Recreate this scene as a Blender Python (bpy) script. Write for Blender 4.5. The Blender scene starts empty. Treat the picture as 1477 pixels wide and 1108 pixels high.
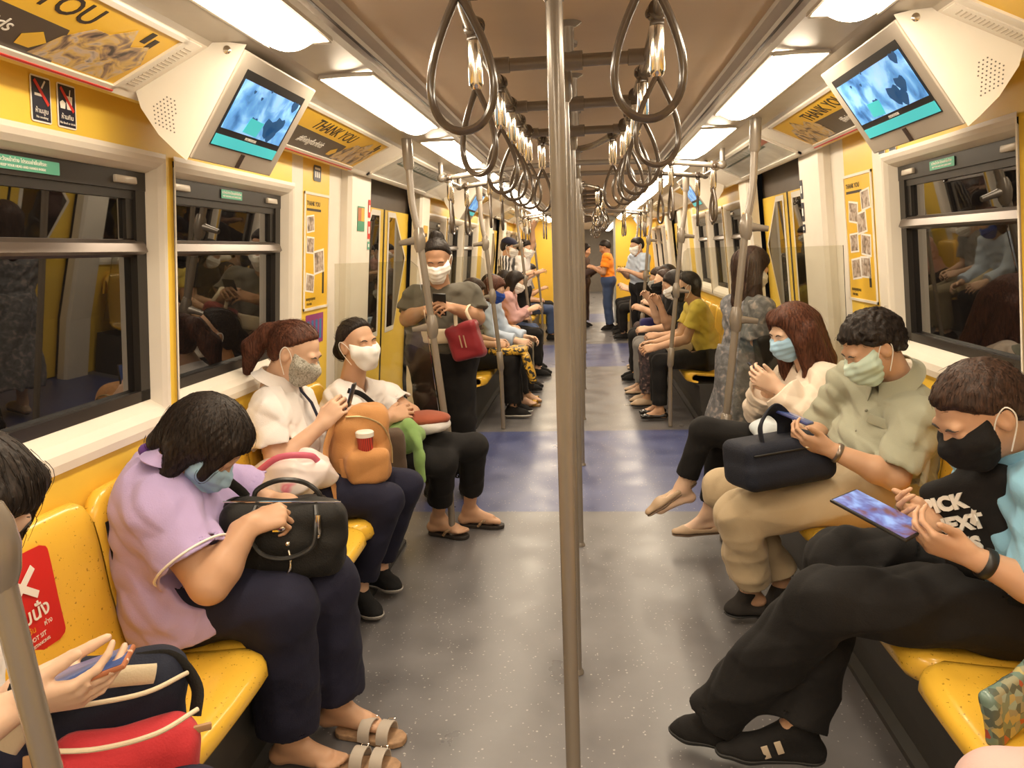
import bpy, bmesh, math, random
import numpy as np
from mathutils import Vector, Matrix

random.seed(7)
SC = bpy.context.scene
COL = SC.collection
PI = math.pi

# ------------------------------------------------------------------ camera
FPX, CPX, CPY = 1080.0, 738.5, 554.0
CAM = np.array([0.045, 0.0, 1.48])
_d = np.array([(848.0 - CPX) / FPX, (CPY - 358.0) / FPX, -1.0]); _d /= np.linalg.norm(_d)
_u = np.array([-math.sin(.019), math.cos(.019), 0.0]); _u = _u - _d * (_u @ _d); _u /= np.linalg.norm(_u)
CM = np.stack([np.cross(_d, _u), _d, _u], 1)
cam_data = bpy.data.cameras.new('camera')
cam_data.sensor_width = 36.0
cam_data.lens = FPX / 1477.0 * 36.0
cam_data.clip_start = 0.02
cam = bpy.data.objects.new('camera', cam_data)
COL.objects.link(cam)
_m = Matrix([[*CM.T[i], CAM[i]] for i in range(3)] + [[0, 0, 0, 1]])
cam.matrix_world = _m
SC.camera = cam


def at(px, py, Y):
    """A point of the photograph at the depth Y, as a point of the car."""
    r = CM.T @ np.array([(px - CPX) / FPX, (CPY - py) / FPX, -1.0])
    return CAM + r * (Y - CAM[1]) / r[1]


# ------------------------------------------------------------------ world, exposure
w = bpy.data.worlds.new('tunnel')
SC.world = w
w.use_nodes = True
w.node_tree.nodes['Background'].inputs[0].default_value = (.01, .009, .008, 1)
w.node_tree.nodes['Background'].inputs[1].default_value = .3
SC.view_settings.view_transform = 'Standard'
SC.view_settings.look = 'None'
SC.view_settings.gamma = 1
SC.view_settings.use_curve_mapping = False
SC.view_settings.exposure = 0.0
LIGHT_COL = (1.0, .84, .63)
LIGHT_POW = 28.5
SC.cycles.use_denoising = True
SC.cycles.max_bounces = 7
SC.cycles.diffuse_bounces = 4
SC.cycles.glossy_bounces = 4
SC.cycles.transparent_max_bounces = 12
SC.cycles.sample_clamp_indirect = 6


# ------------------------------------------------------------------ materials
MATS = {}


def nodes_of(name):
    m = bpy.data.materials.new(name)
    m.use_nodes = True
    nt = m.node_tree
    return m, nt, nt.nodes['Principled BSDF'], nt.nodes.new('ShaderNodeTexCoord')


def mat(name, col, rough=.5, metal=0, var=.06, vs=9, bump=0, bs=60, coat=0, emis=None, alpha=1, spec=.5, trans=0, sheen=0):
    if name in MATS:
        return MATS[name]
    m, nt, b, tc = nodes_of(name)
    L = nt.links.new
    if var:
        n = nt.nodes.new('ShaderNodeTexNoise'); n.inputs['Scale'].default_value = vs; n.inputs['Detail'].default_value = 4
        L(tc.outputs['Object'], n.inputs['Vector'])
        r = nt.nodes.new('ShaderNodeValToRGB')
        e = r.color_ramp.elements
        e[0].position, e[1].position = .3, .7
        e[0].color = (*[c * (1 - var) for c in col], 1)
        e[1].color = (*[min(1, c * (1 + var)) for c in col], 1)
        L(n.outputs['Fac'], r.inputs['Fac']); L(r.outputs['Color'], b.inputs['Base Color'])
    else:
        b.inputs['Base Color'].default_value = (*col, 1)
    b.inputs['Roughness'].default_value = rough
    b.inputs['Metallic'].default_value = metal
    b.inputs['Specular IOR Level'].default_value = spec
    b.inputs['Coat Weight'].default_value = coat
    b.inputs['Coat Roughness'].default_value = .12
    b.inputs['Alpha'].default_value = alpha
    b.inputs['Transmission Weight'].default_value = trans
    if sheen:
        b.inputs['Sheen Weight'].default_value = sheen
    if emis:
        b.inputs['Emission Color'].default_value = (*emis[0], 1)
        b.inputs['Emission Strength'].default_value = emis[1]
    if bump:
        n2 = nt.nodes.new('ShaderNodeTexNoise'); n2.inputs['Scale'].default_value = bs; n2.inputs['Detail'].default_value = 3
        L(tc.outputs['Object'], n2.inputs['Vector'])
        bp = nt.nodes.new('ShaderNodeBump'); bp.inputs['Strength'].default_value = bump; bp.inputs['Distance'].default_value = .01
        L(n2.outputs['Fac'], bp.inputs['Height']); L(bp.outputs['Normal'], b.inputs['Normal'])
    MATS[name] = m
    return m


def pattern(name, ramp, scale=20, kind='noise', rough=.6, dist=0., detail=2, bump=0, stretch=(1, 1, 1), emis=0):
    """A fixed colour pattern (prints, specks, screens): ramp is [(position, colour), ...]."""
    if name in MATS:
        return MATS[name]
    m, nt, b, tc = nodes_of(name)
    L = nt.links.new
    mp = nt.nodes.new('ShaderNodeMapping'); mp.inputs['Scale'].default_value = stretch
    L(tc.outputs['Object'], mp.inputs['Vector'])
    if kind == 'voronoi':
        n = nt.nodes.new('ShaderNodeTexVoronoi'); out = 'Distance'
    elif kind == 'cells':
        n = nt.nodes.new('ShaderNodeTexVoronoi'); out = 'Color'
    elif kind == 'wave':
        n = nt.nodes.new('ShaderNodeTexWave'); out = 'Fac'; n.inputs['Distortion'].default_value = dist
    else:
        n = nt.nodes.new('ShaderNodeTexNoise'); out = 'Fac'; n.inputs['Detail'].default_value = detail
        n.inputs['Distortion'].default_value = dist
    n.inputs['Scale'].default_value = scale
    L(mp.outputs['Vector'], n.inputs['Vector'])
    r = nt.nodes.new('ShaderNodeValToRGB')
    r.color_ramp.interpolation = 'CONSTANT' if kind == 'cells' else 'LINEAR'
    e = r.color_ramp.elements
    while len(e) < len(ramp):
        e.new(.5)
    for k, (p, c) in enumerate(ramp):
        e[k].position = p; e[k].color = (*c, 1)
    src = n.outputs[out]
    if kind == 'cells':
        sp = nt.nodes.new('ShaderNodeSeparateColor'); L(src, sp.inputs[0]); src = sp.outputs[0]
    L(src, r.inputs['Fac']); L(r.outputs['Color'], b.inputs['Base Color'])
    b.inputs['Roughness'].default_value = rough
    if emis:
        L(r.outputs['Color'], b.inputs['Emission Color']); b.inputs['Emission Strength'].default_value = emis
    if bump:
        bp = nt.nodes.new('ShaderNodeBump'); bp.inputs['Strength'].default_value = bump; bp.inputs['Distance'].default_value = .01
        L(src, bp.inputs['Height']); L(bp.outputs['Normal'], b.inputs['Normal'])
    MATS[name] = m
    return m


def hair_mat(name, col, tint):
    if name in MATS:
        return MATS[name]
    m, nt, b, tc = nodes_of(name)
    L = nt.links.new
    mp = nt.nodes.new('ShaderNodeMapping'); mp.inputs['Scale'].default_value = (60, 60, 6)
    L(tc.outputs['Object'], mp.inputs['Vector'])
    n = nt.nodes.new('ShaderNodeTexNoise'); n.inputs['Scale'].default_value = 3; n.inputs['Detail'].default_value = 5
    L(mp.outputs['Vector'], n.inputs['Vector'])
    r = nt.nodes.new('ShaderNodeValToRGB'); e = r.color_ramp.elements
    e[0].position, e[1].position = .35, .75
    e[0].color, e[1].color = (*col, 1), (*tint, 1)
    L(n.outputs['Fac'], r.inputs['Fac']); L(r.outputs['Color'], b.inputs['Base Color'])
    b.inputs['Roughness'].default_value = .5
    b.inputs['Specular IOR Level'].default_value = .22
    bp = nt.nodes.new('ShaderNodeBump'); bp.inputs['Strength'].default_value = .4; bp.inputs['Distance'].default_value = .006
    L(n.outputs['Fac'], bp.inputs['Height']); L(bp.outputs['Normal'], b.inputs['Normal'])
    MATS[name] = m
    return m


def floor_mat():
    m, nt, b, tc = nodes_of('speckled_vinyl_floor')
    L = nt.links.new
    N = nt.nodes.new
    sep = N('ShaderNodeSeparateXYZ'); L(tc.outputs['Object'], sep.inputs[0])

    def band(a, c):
        g = N('ShaderNodeMath'); g.operation = 'GREATER_THAN'; L(sep.outputs[1], g.inputs[0]); g.inputs[1].default_value = a
        l = N('ShaderNodeMath'); l.operation = 'LESS_THAN'; L(sep.outputs[1], l.inputs[0]); l.inputs[1].default_value = c
        x = N('ShaderNodeMath'); x.operation = 'MULTIPLY'; L(g.outputs[0], x.inputs[0]); L(l.outputs[0], x.inputs[1])
        return x.outputs[0]
    s = band(4.1, 6.03)
    for a, c in ((9.43, 11.72), (15.2, 17.2), (-1.6, .2)):
        t = N('ShaderNodeMath'); t.operation = 'ADD'; L(s, t.inputs[0]); L(band(a, c), t.inputs[1]); s = t.outputs[0]
    n = N('ShaderNodeTexNoise'); n.inputs['Scale'].default_value = 3.5; n.inputs['Detail'].default_value = 6; L(tc.outputs['Object'], n.inputs['Vector'])

    def ramp(src, p0, c0, p1, c1):
        r = N('ShaderNodeValToRGB'); e = r.color_ramp.elements
        e[0].position, e[1].position = p0, p1; e[0].color, e[1].color = (*c0, 1), (*c1, 1)
        L(src, r.inputs['Fac']); return r.outputs['Color']
    grey = ramp(n.outputs['Fac'], .3, (.112, .107, .111), .72, (.172, .165, .170))
    blue = ramp(n.outputs['Fac'], .3, (.050, .064, .165), .72, (.085, .102, .235))

    def mix(f, a, c):
        x = N('ShaderNodeMix'); x.data_type = 'RGBA'
        if isinstance(f, float): x.inputs['Factor'].default_value = f
        else: L(f, x.inputs['Factor'])
        for inp, v in ((x.inputs[6], a), (x.inputs[7], c)):
            if isinstance(v, tuple): inp.default_value = (*v, 1)
            else: L(v, inp)
        return x.outputs[2]
    c = mix(s, grey, blue)
    for sc, th in ((30, .11), (55, .14)):
        v = N('ShaderNodeTexVoronoi'); v.inputs['Scale'].default_value = sc; L(tc.outputs['Object'], v.inputs['Vector'])
        lt = N('ShaderNodeMath'); lt.operation = 'LESS_THAN'; L(v.outputs['Distance'], lt.inputs[0]); lt.inputs[1].default_value = th
        sc2 = N('ShaderNodeSeparateColor'); L(v.outputs['Color'], sc2.inputs[0])
        g2 = N('ShaderNodeMath'); g2.operation = 'GREATER_THAN'; L(sc2.outputs[0], g2.inputs[0]); g2.inputs[1].default_value = .45
        mu = N('ShaderNodeMath'); mu.operation = 'MULTIPLY'; L(lt.outputs[0], mu.inputs[0]); L(g2.outputs[0], mu.inputs[1])
        m2 = N('ShaderNodeMath'); m2.operation = 'MULTIPLY'; L(mu.outputs[0], m2.inputs[0]); m2.inputs[1].default_value = .8
        c = mix(m2.outputs[0], c, (.42, .40, .37))
    L(c, b.inputs['Base Color'])
    rr = ramp(n.outputs['Fac'], .3, (.27,) * 3, .7, (.42,) * 3)
    L(rr, b.inputs['Roughness'])
    return m


def seat_mat():
    m, nt, b, tc = nodes_of('speckled_yellow_plastic')
    L = nt.links.new
    N = nt.nodes.new
    v = N('ShaderNodeTexNoise'); v.inputs['Scale'].default_value = 110; v.inputs['Detail'].default_value = 2; L(tc.outputs['Object'], v.inputs['Vector'])
    r = N('ShaderNodeValToRGB'); e = r.color_ramp.elements
    e[0].position, e[1].position = .285, .335
    e[0].color, e[1].color = (.38, .20, .015, 1), (.86, .52, .055, 1)
    L(v.outputs['Fac'], r.inputs['Fac']); L(r.outputs['Color'], b.inputs['Base Color'])
    b.inputs['Roughness'].default_value = .27
    b.inputs['Coat Weight'].default_value = .25
    return m


WHITE = mat('cream_wall_panel', (.80, .74, .64), .42, var=.02)
YELLOW = mat('yellow_vinyl_wrap', (.88, .60, .075), .38, var=.04, vs=3)
CEIL = mat('ceiling_laminate', (.54, .41, .28), .5, var=.02)
METALTRIM = mat('brushed_ceiling_trim', (.46, .41, .34), .38, metal=.35, var=.05)
DARKGAP = mat('dark_groove', (.045, .035, .028), .6)
BLACKRUB = mat('black_window_rubber', (.018, .015, .013), .38)
POLE = mat('taupe_powder_coat', (.235, .20, .162), .26, metal=.2, var=0, coat=.4)
CHROME = mat('chrome', (.78, .72, .64), .13, metal=1, var=0)
LOOP = mat('dark_strap_plastic', (.085, .062, .045), .22, var=.05, coat=.4)
KICK = mat('charcoal_bench_base', (.042, .040, .037), .5, var=.1)
GREYPL = mat('silver_grey_plastic', (.52, .46, .38), .4, metal=.2, var=.02)
SEAT = seat_mat()
BLACK = mat('black_plastic', (.015, .014, .013), .4)
WPL = mat('white_plastic', (.82, .77, .68), .4, var=.02)
LAMP = mat('lamp_diffuser', (.9, .9, .9), .5, var=0, emis=(LIGHT_COL, LIGHT_POW))


def pane_mat():
    m, nt, b, tc = nodes_of('dark_window_glass')
    b.inputs['Base Color'].default_value = (.007, .006, .006, 1)
    b.inputs['Roughness'].default_value = .015
    b.inputs['IOR'].default_value = 1.9
    b.inputs['Specular IOR Level'].default_value = .75
    return m


PANE = pane_mat()


def acrylic():
    m, nt, b, tc = nodes_of('clear_acrylic')
    nt.nodes.remove(b)
    t = nt.nodes.new('ShaderNodeBsdfTransparent'); t.inputs[0].default_value = (.90, .90, .86, 1)
    g = nt.nodes.new('ShaderNodeBsdfGlossy'); g.inputs[1].default_value = .04
    f = nt.nodes.new('ShaderNodeFresnel'); f.inputs[0].default_value = 1.45
    x = nt.nodes.new('ShaderNodeMixShader')
    L = nt.links.new
    L(f.outputs[0], x.inputs[0]); L(t.outputs[0], x.inputs[1]); L(g.outputs[0], x.inputs[2])
    L(x.outputs[0], nt.nodes['Material Output'].inputs[0])
    return m


ACRYLIC = acrylic()


# ------------------------------------------------------------------ mesh helpers
def rotm(rx=0, ry=0, rz=0):
    return np.array((Matrix.Rotation(rz, 3, 'Z') @ Matrix.Rotation(ry, 3, 'Y') @ Matrix.Rotation(rx, 3, 'X')))


def basis(x, y=None, z=None):
    """3x3 with the given columns, the missing one by cross product, normalised."""
    n = lambda v: np.asarray(v, float) / np.linalg.norm(v)
    if z is None: x = n(x); y = np.asarray(y, float); y = n(y - x * (x @ y)); z = np.cross(x, y)
    elif y is None: x = n(x); z = np.asarray(z, float); z = n(z - x * (x @ z)); y = np.cross(z, x)
    return np.stack([x, y, z], 1)


class MB:
    def __init__(s): s.v = []; s.f = []; s.m = []; s.n = 0

    def add(s, v, f, mi=0):
        v = np.asarray(v, float).reshape(-1, 3)
        s.v.append(v)
        for q in f: s.f.append([i + s.n for i in q]); s.m.append(mi)
        s.n += len(v)
        return s

    def box(s, c, size, R=None, bev=0, seg=2, mi=0):
        h = np.asarray(size, float) / 2
        if bev:
            bm = bmesh.new(); bmesh.ops.create_cube(bm, size=1)
            for q in bm.verts: q.co = Vector((q.co.x * size[0], q.co.y * size[1], q.co.z * size[2]))
            bmesh.ops.bevel(bm, geom=list(bm.edges), offset=min(bev, min(size) * .49), segments=seg, profile=.5, affect='EDGES')
            bm.verts.index_update()
            v = np.array([q.co[:] for q in bm.verts]); f = [[q.index for q in p.verts] for p in bm.faces]; bm.free()
        else:
            v = np.array([[x, y, z] for x in (-1, 1) for y in (-1, 1) for z in (-1, 1)]) * h
            f = [(0, 1, 3, 2), (4, 6, 7, 5), (0, 4, 5, 1), (2, 3, 7, 6), (0, 2, 6, 4), (1, 5, 7, 3)]
        if R is not None: v = v @ np.asarray(R).T
        return s.add(v + np.asarray(c, float), f, mi)

    def tube(s, pts, r, n=12, closed=False, mi=0, sq=None, up=None):
        """sq=(a, b): cross-section scaled by a along the frame's first axis and b along the second."""
        P = np.asarray(pts, float); k = len(P)
        r = np.full(k, r) if np.isscalar(r) else np.asarray(r, float)
        T = np.gradient(P, axis=0) if not closed else np.roll(P, -1, 0) - np.roll(P, 1, 0)
        T /= np.maximum(np.linalg.norm(T, axis=1, keepdims=True), 1e-9)
        a = np.array(up, float) if up is not None else (np.array([0, 0, 1.]) if abs(T[0][2]) < .9 else np.array([1., 0, 0]))
        V = []
        ang = np.arange(n) * 2 * PI / n
        ca, cb = np.cos(ang), np.sin(ang)
        if sq: ca, cb = ca * sq[0], cb * sq[1]
        for i in range(k):
            a = a - T[i] * (T[i] @ a); a /= max(np.linalg.norm(a), 1e-9)
            b = np.cross(T[i], a)
            V.append(P[i] + r[i] * (np.outer(ca, a) + np.outer(cb, b)))
        F = []
        for i in range(k if closed else k - 1):
            j = (i + 1) % k
            for q in range(n):
                w2 = (q + 1) % n
                F.append((i * n + q, i * n + w2, j * n + w2, j * n + q))
        if not closed: F += [tuple(range(n))[::-1], tuple(range((k - 1) * n, k * n))]
        return s.add(np.concatenate(V), F, mi)

    def grid(s, fn, nu, nv, mi=0, t=0.):
        """Surface fn(u, v); with t > 0 a closed sheet of that thickness along fn's normals."""
        U = np.array([[fn(i / nu, j / nv) for j in range(nv + 1)] for i in range(nu + 1)], float)
        idx = lambda i, j: i * (nv + 1) + j
        F = [(idx(i, j), idx(i + 1, j), idx(i + 1, j + 1), idx(i, j + 1)) for i in range(nu) for j in range(nv)]
        if not t: return s.add(U, F, mi)
        N = np.cross(np.gradient(U, axis=0), np.gradient(U, axis=1)); N /= np.maximum(np.linalg.norm(N, axis=2, keepdims=True), 1e-12)
        m = (nu + 1) * (nv + 1)
        V = np.concatenate([U.reshape(-1, 3), (U - N * t).reshape(-1, 3)])
        F2 = [tuple(q + m for q in f)[::-1] for f in F]
        rim = [idx(i, 0) for i in range(nu + 1)] + [idx(nu, j) for j in range(1, nv + 1)] + [idx(i, nv) for i in range(nu - 1, -1, -1)] + [idx(0, j) for j in range(nv - 1, 0, -1)]
        S2 = [(rim[(q + 1) % len(rim)], rim[q], rim[q] + m, rim[(q + 1) % len(rim)] + m) for q in range(len(rim))]
        return s.add(V, F + F2 + S2, mi)

    def prism(s, poly, O, ax, ay, az, t, mi=0):
        """Polygon in the (ax, ay) plane at O, extruded t along az."""
        O, ax, ay, az = (np.asarray(q, float) for q in (O, ax, ay, az))
        p = np.array([O + ax * x + ay * y for x, y in poly]); n = len(p)
        V = np.concatenate([p, p + az * t])
        F = [tuple(range(n))[::-1], tuple(range(n, 2 * n))] + [(i, (i + 1) % n, (i + 1) % n + n, i + n) for i in range(n)]
        return s.add(V, F, mi)

    def ball(s, c, r, R=None, nu=14, nv=9, mi=0):
        r = np.array([r] * 3 if np.isscalar(r) else r, float)
        V = [[math.sin(PI * j / nv) * math.cos(2 * PI * i / nu), math.sin(PI * j / nv) * math.sin(2 * PI * i / nu), math.cos(PI * j / nv)] for j in range(nv + 1) for i in range(nu)]
        V = np.array(V) * r
        if R is not None: V = V @ np.asarray(R).T
        F = [(j * nu + i, (j + 1) * nu + i, (j + 1) * nu + (i + 1) % nu, j * nu + (i + 1) % nu) for j in range(nv) for i in range(nu)]
        return s.add(V + np.asarray(c, float), F, mi)


BASE = {}


def link_mesh(name, v, f, mats, parent=None, base=None, smooth=True, mi=None, sharp=.7):
    me = bpy.data.meshes.new(name)
    off = BASE[parent.name] if parent is not None else (np.zeros(3) if base is None else np.asarray(base, float))
    me.from_pydata((np.asarray(v) - off).tolist(), [], f)
    for m in (mats if isinstance(mats, (list, tuple)) else [mats]): me.materials.append(m)
    if mi is not None and any(mi): me.polygons.foreach_set('material_index', mi)
    if smooth:
        me.polygons.foreach_set('use_smooth', [True] * len(me.polygons))
        if sharp: me.set_sharp_from_angle(angle=sharp)
    me.update()
    o = bpy.data.objects.new(name, me)
    COL.objects.link(o)
    if parent is not None: o.parent = parent
    else: o.location = off
    BASE[o.name] = off
    return o


def obj(name, mb, mats, parent=None, base=None, smooth=True, sharp=.7):
    return link_mesh(name, np.concatenate(mb.v), mb.f, mats, parent, base, smooth, mb.m, sharp)


def tag(o, label, cat, group=None):
    o['label'] = label; o['category'] = cat
    if group: o['group'] = group
    return o


def thing(name, label, cat, loc=(0, 0, 0), group=None):
    o = bpy.data.objects.new(name, None); COL.objects.link(o)
    o.empty_display_size = .05
    o.location = loc
    BASE[o.name] = np.asarray(loc, float)
    return tag(o, label, cat, group)


def struct(name, mb, mats, parent=None, smooth=False):
    o = obj(name, mb, mats, parent, smooth=smooth)
    if parent is None: o['kind'] = 'structure'
    return o


def dup(root, loc, label=None, group=None, rz=None):
    r = root.copy(); COL.objects.link(r); r.location = loc
    if rz is not None: r.rotation_euler = (0, 0, rz)
    if label: r['label'] = label
    if group: r['group'] = group
    for ch in list(root.children):
        c = ch.copy(); COL.objects.link(c); c.parent = r
        for g in ch.children:
            d = g.copy(); COL.objects.link(d); d.parent = c
    return r


def text(name, s, size, m, O, ax, ay, parent, t=.0012, align='LEFT', bold=0.):
    """Raised lettering with its left baseline (or centre) at O, running along ax with ay up."""
    cu = bpy.data.curves.new(name, 'FONT'); cu.body = s; cu.size = size; cu.extrude = t; cu.align_x = align; cu.offset = bold; cu.resolution_u = 3
    tmp = bpy.data.objects.new(name + '_tmp', cu); COL.objects.link(tmp)
    dg = bpy.context.evaluated_depsgraph_get()
    me = bpy.data.meshes.new_from_object(tmp.evaluated_get(dg))
    bpy.data.objects.remove(tmp)
    n = len(me.vertices); v = np.empty(n * 3); me.vertices.foreach_get('co', v); v = v.reshape(-1, 3)
    R = basis(ax, ay)
    f = [list(p.vertices) for p in me.polygons]
    bpy.data.meshes.remove(me)
    if not f: return None
    return link_mesh(name, v @ R.T + np.asarray(O, float), f, m, parent, smooth=False)


# ------------------------------------------------------------------ the setting: car shell
PER = 5.7           # one bench bay plus one door bay
Y0, Y1 = -3.4, 26.0
SIDES = (-1, 1)
SN = {-1: 'left', 1: 'right'}
ORD = ['first', 'second', 'third', 'fourth', 'fifth', 'sixth', 'seventh', 'eighth', 'ninth', 'tenth', 'eleventh', 'twelfth', 'thirteenth', 'fourteenth', 'fifteenth']


def wallX(z): return 1.33 - .1 * (max(z, .5) - 1.05)
def wp(s, y, z, n=0.): return np.array([s * (wallX(z) - n), y, z])


m = MB(); m.box((0, (Y0 + Y1) / 2, -.03), (3.0, Y1 - Y0, .06))
f = obj('floor', m, floor_mat(), smooth=False); f['kind'] = 'structure'
f.data.transform(Matrix.Translation((0, 0, 0)))
m = MB(); m.box((0, (Y0 + Y1) / 2, 2.125), (1.09, Y1 - Y0, .05))
struct('ceiling', m, CEIL)

WINS = ((.36, 1.28), (1.37, 2.27), (2.335, 3.31))
ZB, ZT = .965, 1.80
wi = 0
for s in SIDES:
    wall = MB()
    ys, zs = {Y0, Y1}, [0, .5, ZB, ZT, 1.975]
    zones = []
    for k in (-1, 0, 1, 2):
        o = PER * k
        zones += [(o + .05, o + .30, 0), (o + .30, o + 3.31, 1), (o + 3.31, o + 3.44, 0), (o + 3.44, o + 3.80, 1), (o + 3.80, o + 3.97, 0)]
        for a, c in WINS: ys |= {o + a, o + c}
    for a, c, q in zones: ys |= {a, c}
    ys = sorted(y for y in ys if Y0 <= y <= Y1)
    holes = [(PER * k + a, PER * k + c) for k in (-1, 0, 1, 2) for a, c in WINS]
    doors = [(PER * k + 4.36, PER * k + 5.73) for k in (-1, 0, 1)]
    ys = sorted(set(ys) | {d for q in doors for d in q})
    for a, c in zip(ys, ys[1:]):
        mid = (a + c) / 2
        col = next((q for p, r, q in zones if p < mid < r), 0)
        if any(p < mid < r for p, r in doors): continue
        for z0, z1 in zip(zs, zs[1:]):
            if z0 == ZB and any(p < mid < r for p, r in holes): continue
            v = [wp(s, a, z0), wp(s, c, z0), wp(s, c, z1), wp(s, a, z1)]
            wall.add(v, [(0, 1, 2, 3) if s < 0 else (3, 2, 1, 0)], col)
    struct('wall_' + SN[s], wall, [WHITE, YELLOW])

    # windows
    for k in (-1, 0, 1, 2):
        for a, c in WINS:
            a += PER * k; c += PER * k
            if c < -2.5: continue
            wi += 1
            fr = MB()
            gi = .012                                         # black frame, glass plane 55 mm behind the wall
            A, C, B_, T_ = a + gi, c - gi, 1.05, 1.757

            def bar(y0, y1, z0, z1, n0, n1):
                v = [wp(s, y, z, n) for n in (n0, n1) for y, z in ((y0, z0), (y1, z0), (y1, z1), (y0, z1))]
                fr.add(v, [(0, 1, 2, 3), (7, 6, 5, 4), (0, 4, 5, 1), (1, 5, 6, 2), (2, 6, 7, 3), (3, 7, 4, 0)])
            bar(A, A + .05, B_, T_, -.085, -.048); bar(C - .05, C, B_, T_, -.085, -.048)
            bar(A, C, B_, B_ + .035, -.085, -.048); bar(A, C, T_ - .055, T_, -.085, -.046)
            bar(A + .05, A + .085, 1.56, T_ - .055, -.085, -.058); bar(C - .085, C - .05, 1.56, T_ - .055, -.085, -.058)
            bar(A + .05, C - .05, T_ - .08, T_ - .05, -.085, -.055)
            W = struct('window_%d' % wi, fr, BLACKRUB)
            g = MB()
            for z0, z1 in ((B_ + .03, 1.53), (1.55, T_ - .05)):
                g.add([wp(s, A + .04, z0, -.07), wp(s, C - .04, z0, -.07), wp(s, C - .04, z1, -.07), wp(s, A + .04, z1, -.07)], [(0, 1, 2, 3) if s < 0 else (3, 2, 1, 0)])
            obj('pane', g, PANE, W, smooth=False)
            tr = MB()
            pr = [(1.505, -.07), (1.512, -.042), (1.520, -.030), (1.545, -.040), (1.556, -.055), (1.558, -.07)]
            tr.add([wp(s, y, z, n) for y in (A + .02, C - .02) for z, n in pr], [(i, i + 1, i + 7, i + 6) for i in range(5)] + [tuple(range(6)), tuple(range(6, 12))])
            obj('transom_bar', tr, mat('bronze_transom', (.16, .13, .11), .28, metal=.6, var=0), W, smooth=False)
            hd = MB()
            for y in (A + .11, C - .11):
                hd.box(wp(s, y, T_ - .028, -.042), (.016, .10, .022), bev=.004)
            obj('latch', hd, GREYPL, W)
            su = MB()                                        # rounded cream reveal
            rings = [(0., .010), (.004, .012), (.012, .006), (.02, -.010), (.034, -.05)]
            loops = []
            for q, (e, n) in enumerate(rings):
                tt = q / 4
                z0, z1 = ZB - .012 + (B_ - ZB + .012) * tt, ZT + .012 + (T_ - ZT - .012) * tt
                y0, y1 = a - .010 + (gi + .010) * tt, c + .010 - (gi + .010) * tt
                loops.append([wp(s, y0, z0, n), wp(s, y1, z0, n), wp(s, y1, z1, n), wp(s, y0, z1, n)])
            fc = [(q * 4 + i, q * 4 + (i + 1) % 4, q * 4 + 4 + (i + 1) % 4, q * 4 + 4 + i) for q in range(4) for i in range(4)]
            su.add(np.array(loops), fc)
            obj('reveal', su, WHITE, W, smooth=False)

    # pocket covers and doors
    for k in (-1, 0, 1):
        o = PER * k
        for a, c in ((o + 3.985, o + 4.37), (o + 5.72, o + 6.02)):
            p = MB()
            v = [wp(s, y, z, n) for z in (.0, .5, 1.96) for y, n in ((a, -.02), (a, .035), (a + .02, .055), (c - .02, .055), (c, .035), (c, -.07))]
            p.add(v, [(q * 6 + i, q * 6 + (i + 1) % 6, q * 6 + 6 + (i + 1) % 6, q * 6 + 6 + i) for q in range(2) for i in range(6)] + [tuple(range(6)), tuple(range(12, 18))])
            struct('trim_%d' % (len(bpy.data.objects)), p, WHITE)
        dm = MB()
        for za, zb in ((0, .5), (.5, 1.975)):
            dm.add([wp(s, y, z, n) for n in (-.10, -.07) for y, z in ((o + 4.30, za), (o + 5.78, za), (o + 5.78, zb), (o + 4.30, zb))],
                   [(0, 1, 2, 3), (7, 6, 5, 4), (0, 4, 5, 1), (1, 5, 6, 2), (2, 6, 7, 3), (3, 7, 4, 0)])
        D = struct('door_%d' % (1 + (k + 1) * 2 + (s > 0)), dm, mat('brown_door_header', (.10, .075, .055), .5))
        for y0, y1, fl in ((o + 4.36, o + 5.045, 1), (o + 5.055, o + 5.74, -1)):
            lf = MB()
            ym = (y0 + y1) / 2
            for za, zb in ((.01, .5), (.5, 1.785)):
                lf.add([wp(s, y, z, n) for n in (-.07, -.055) for y, z in ((y0, za), (y1, za), (y1, zb), (y0, zb))],
                       [(0, 1, 2, 3), (7, 6, 5, 4), (0, 4, 5, 1), (1, 5, 6, 2), (2, 6, 7, 3), (3, 7, 4, 0)])
            leaf = obj('leaf', lf, YELLOW, D, smooth=False)

            def hexa(e, n):
                pts = [(ym - fl * (.25 + e), 1.46), (ym + fl * .05, 1.74 + e), (ym + fl * (.22 + e), 1.74 + e), (ym + fl * (.22 + e), .98 - e), (ym + fl * .02, .98 - e)]
                return [wp(s, y, z, n) for y, z in pts]
            fm = MB(); fm.add(hexa(.035, -.052) + hexa(.0, -.050), [(i, (i + 1) % 5, 5 + (i + 1) % 5, 5 + i) for i in range(5)])
            obj('window_border', fm, WPL, leaf, smooth=False)
            fm = MB(); fm.add(hexa(0., -.051), [tuple(range(5)) if s * fl < 0 else tuple(range(5))[::-1]])
            obj('door_pane', fm, PANE, leaf, smooth=False)
        rb = MB(); rb.box(wp(s, o + 5.05, .9, -.056), (.012, .02, 1.78), R=rotm(0, s * -.0997, 0))
        obj('rubber_seal', rb, BLACK, D)

    # cove, light trough and soffit: one long profile
    P = [(.545, 2.10), (.548, 2.088), (.575, 2.078), (.578, 2.066), (.584, 2.066), (.586, 2.072), (.604, 2.062), (.610, 2.044), (.775, 2.036), (.79, 2.030), (.905, 2.036), (.918, 2.026)]
    P2 = [(.918, 2.026), (1.135, 1.926), (1.150, 1.914)]
    P3 = [(1.150, 1.914), (1.162, 1.911), (1.178, 1.930), (wallX(1.965) + .004, 1.965)]
    t1 = MB()
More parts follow.
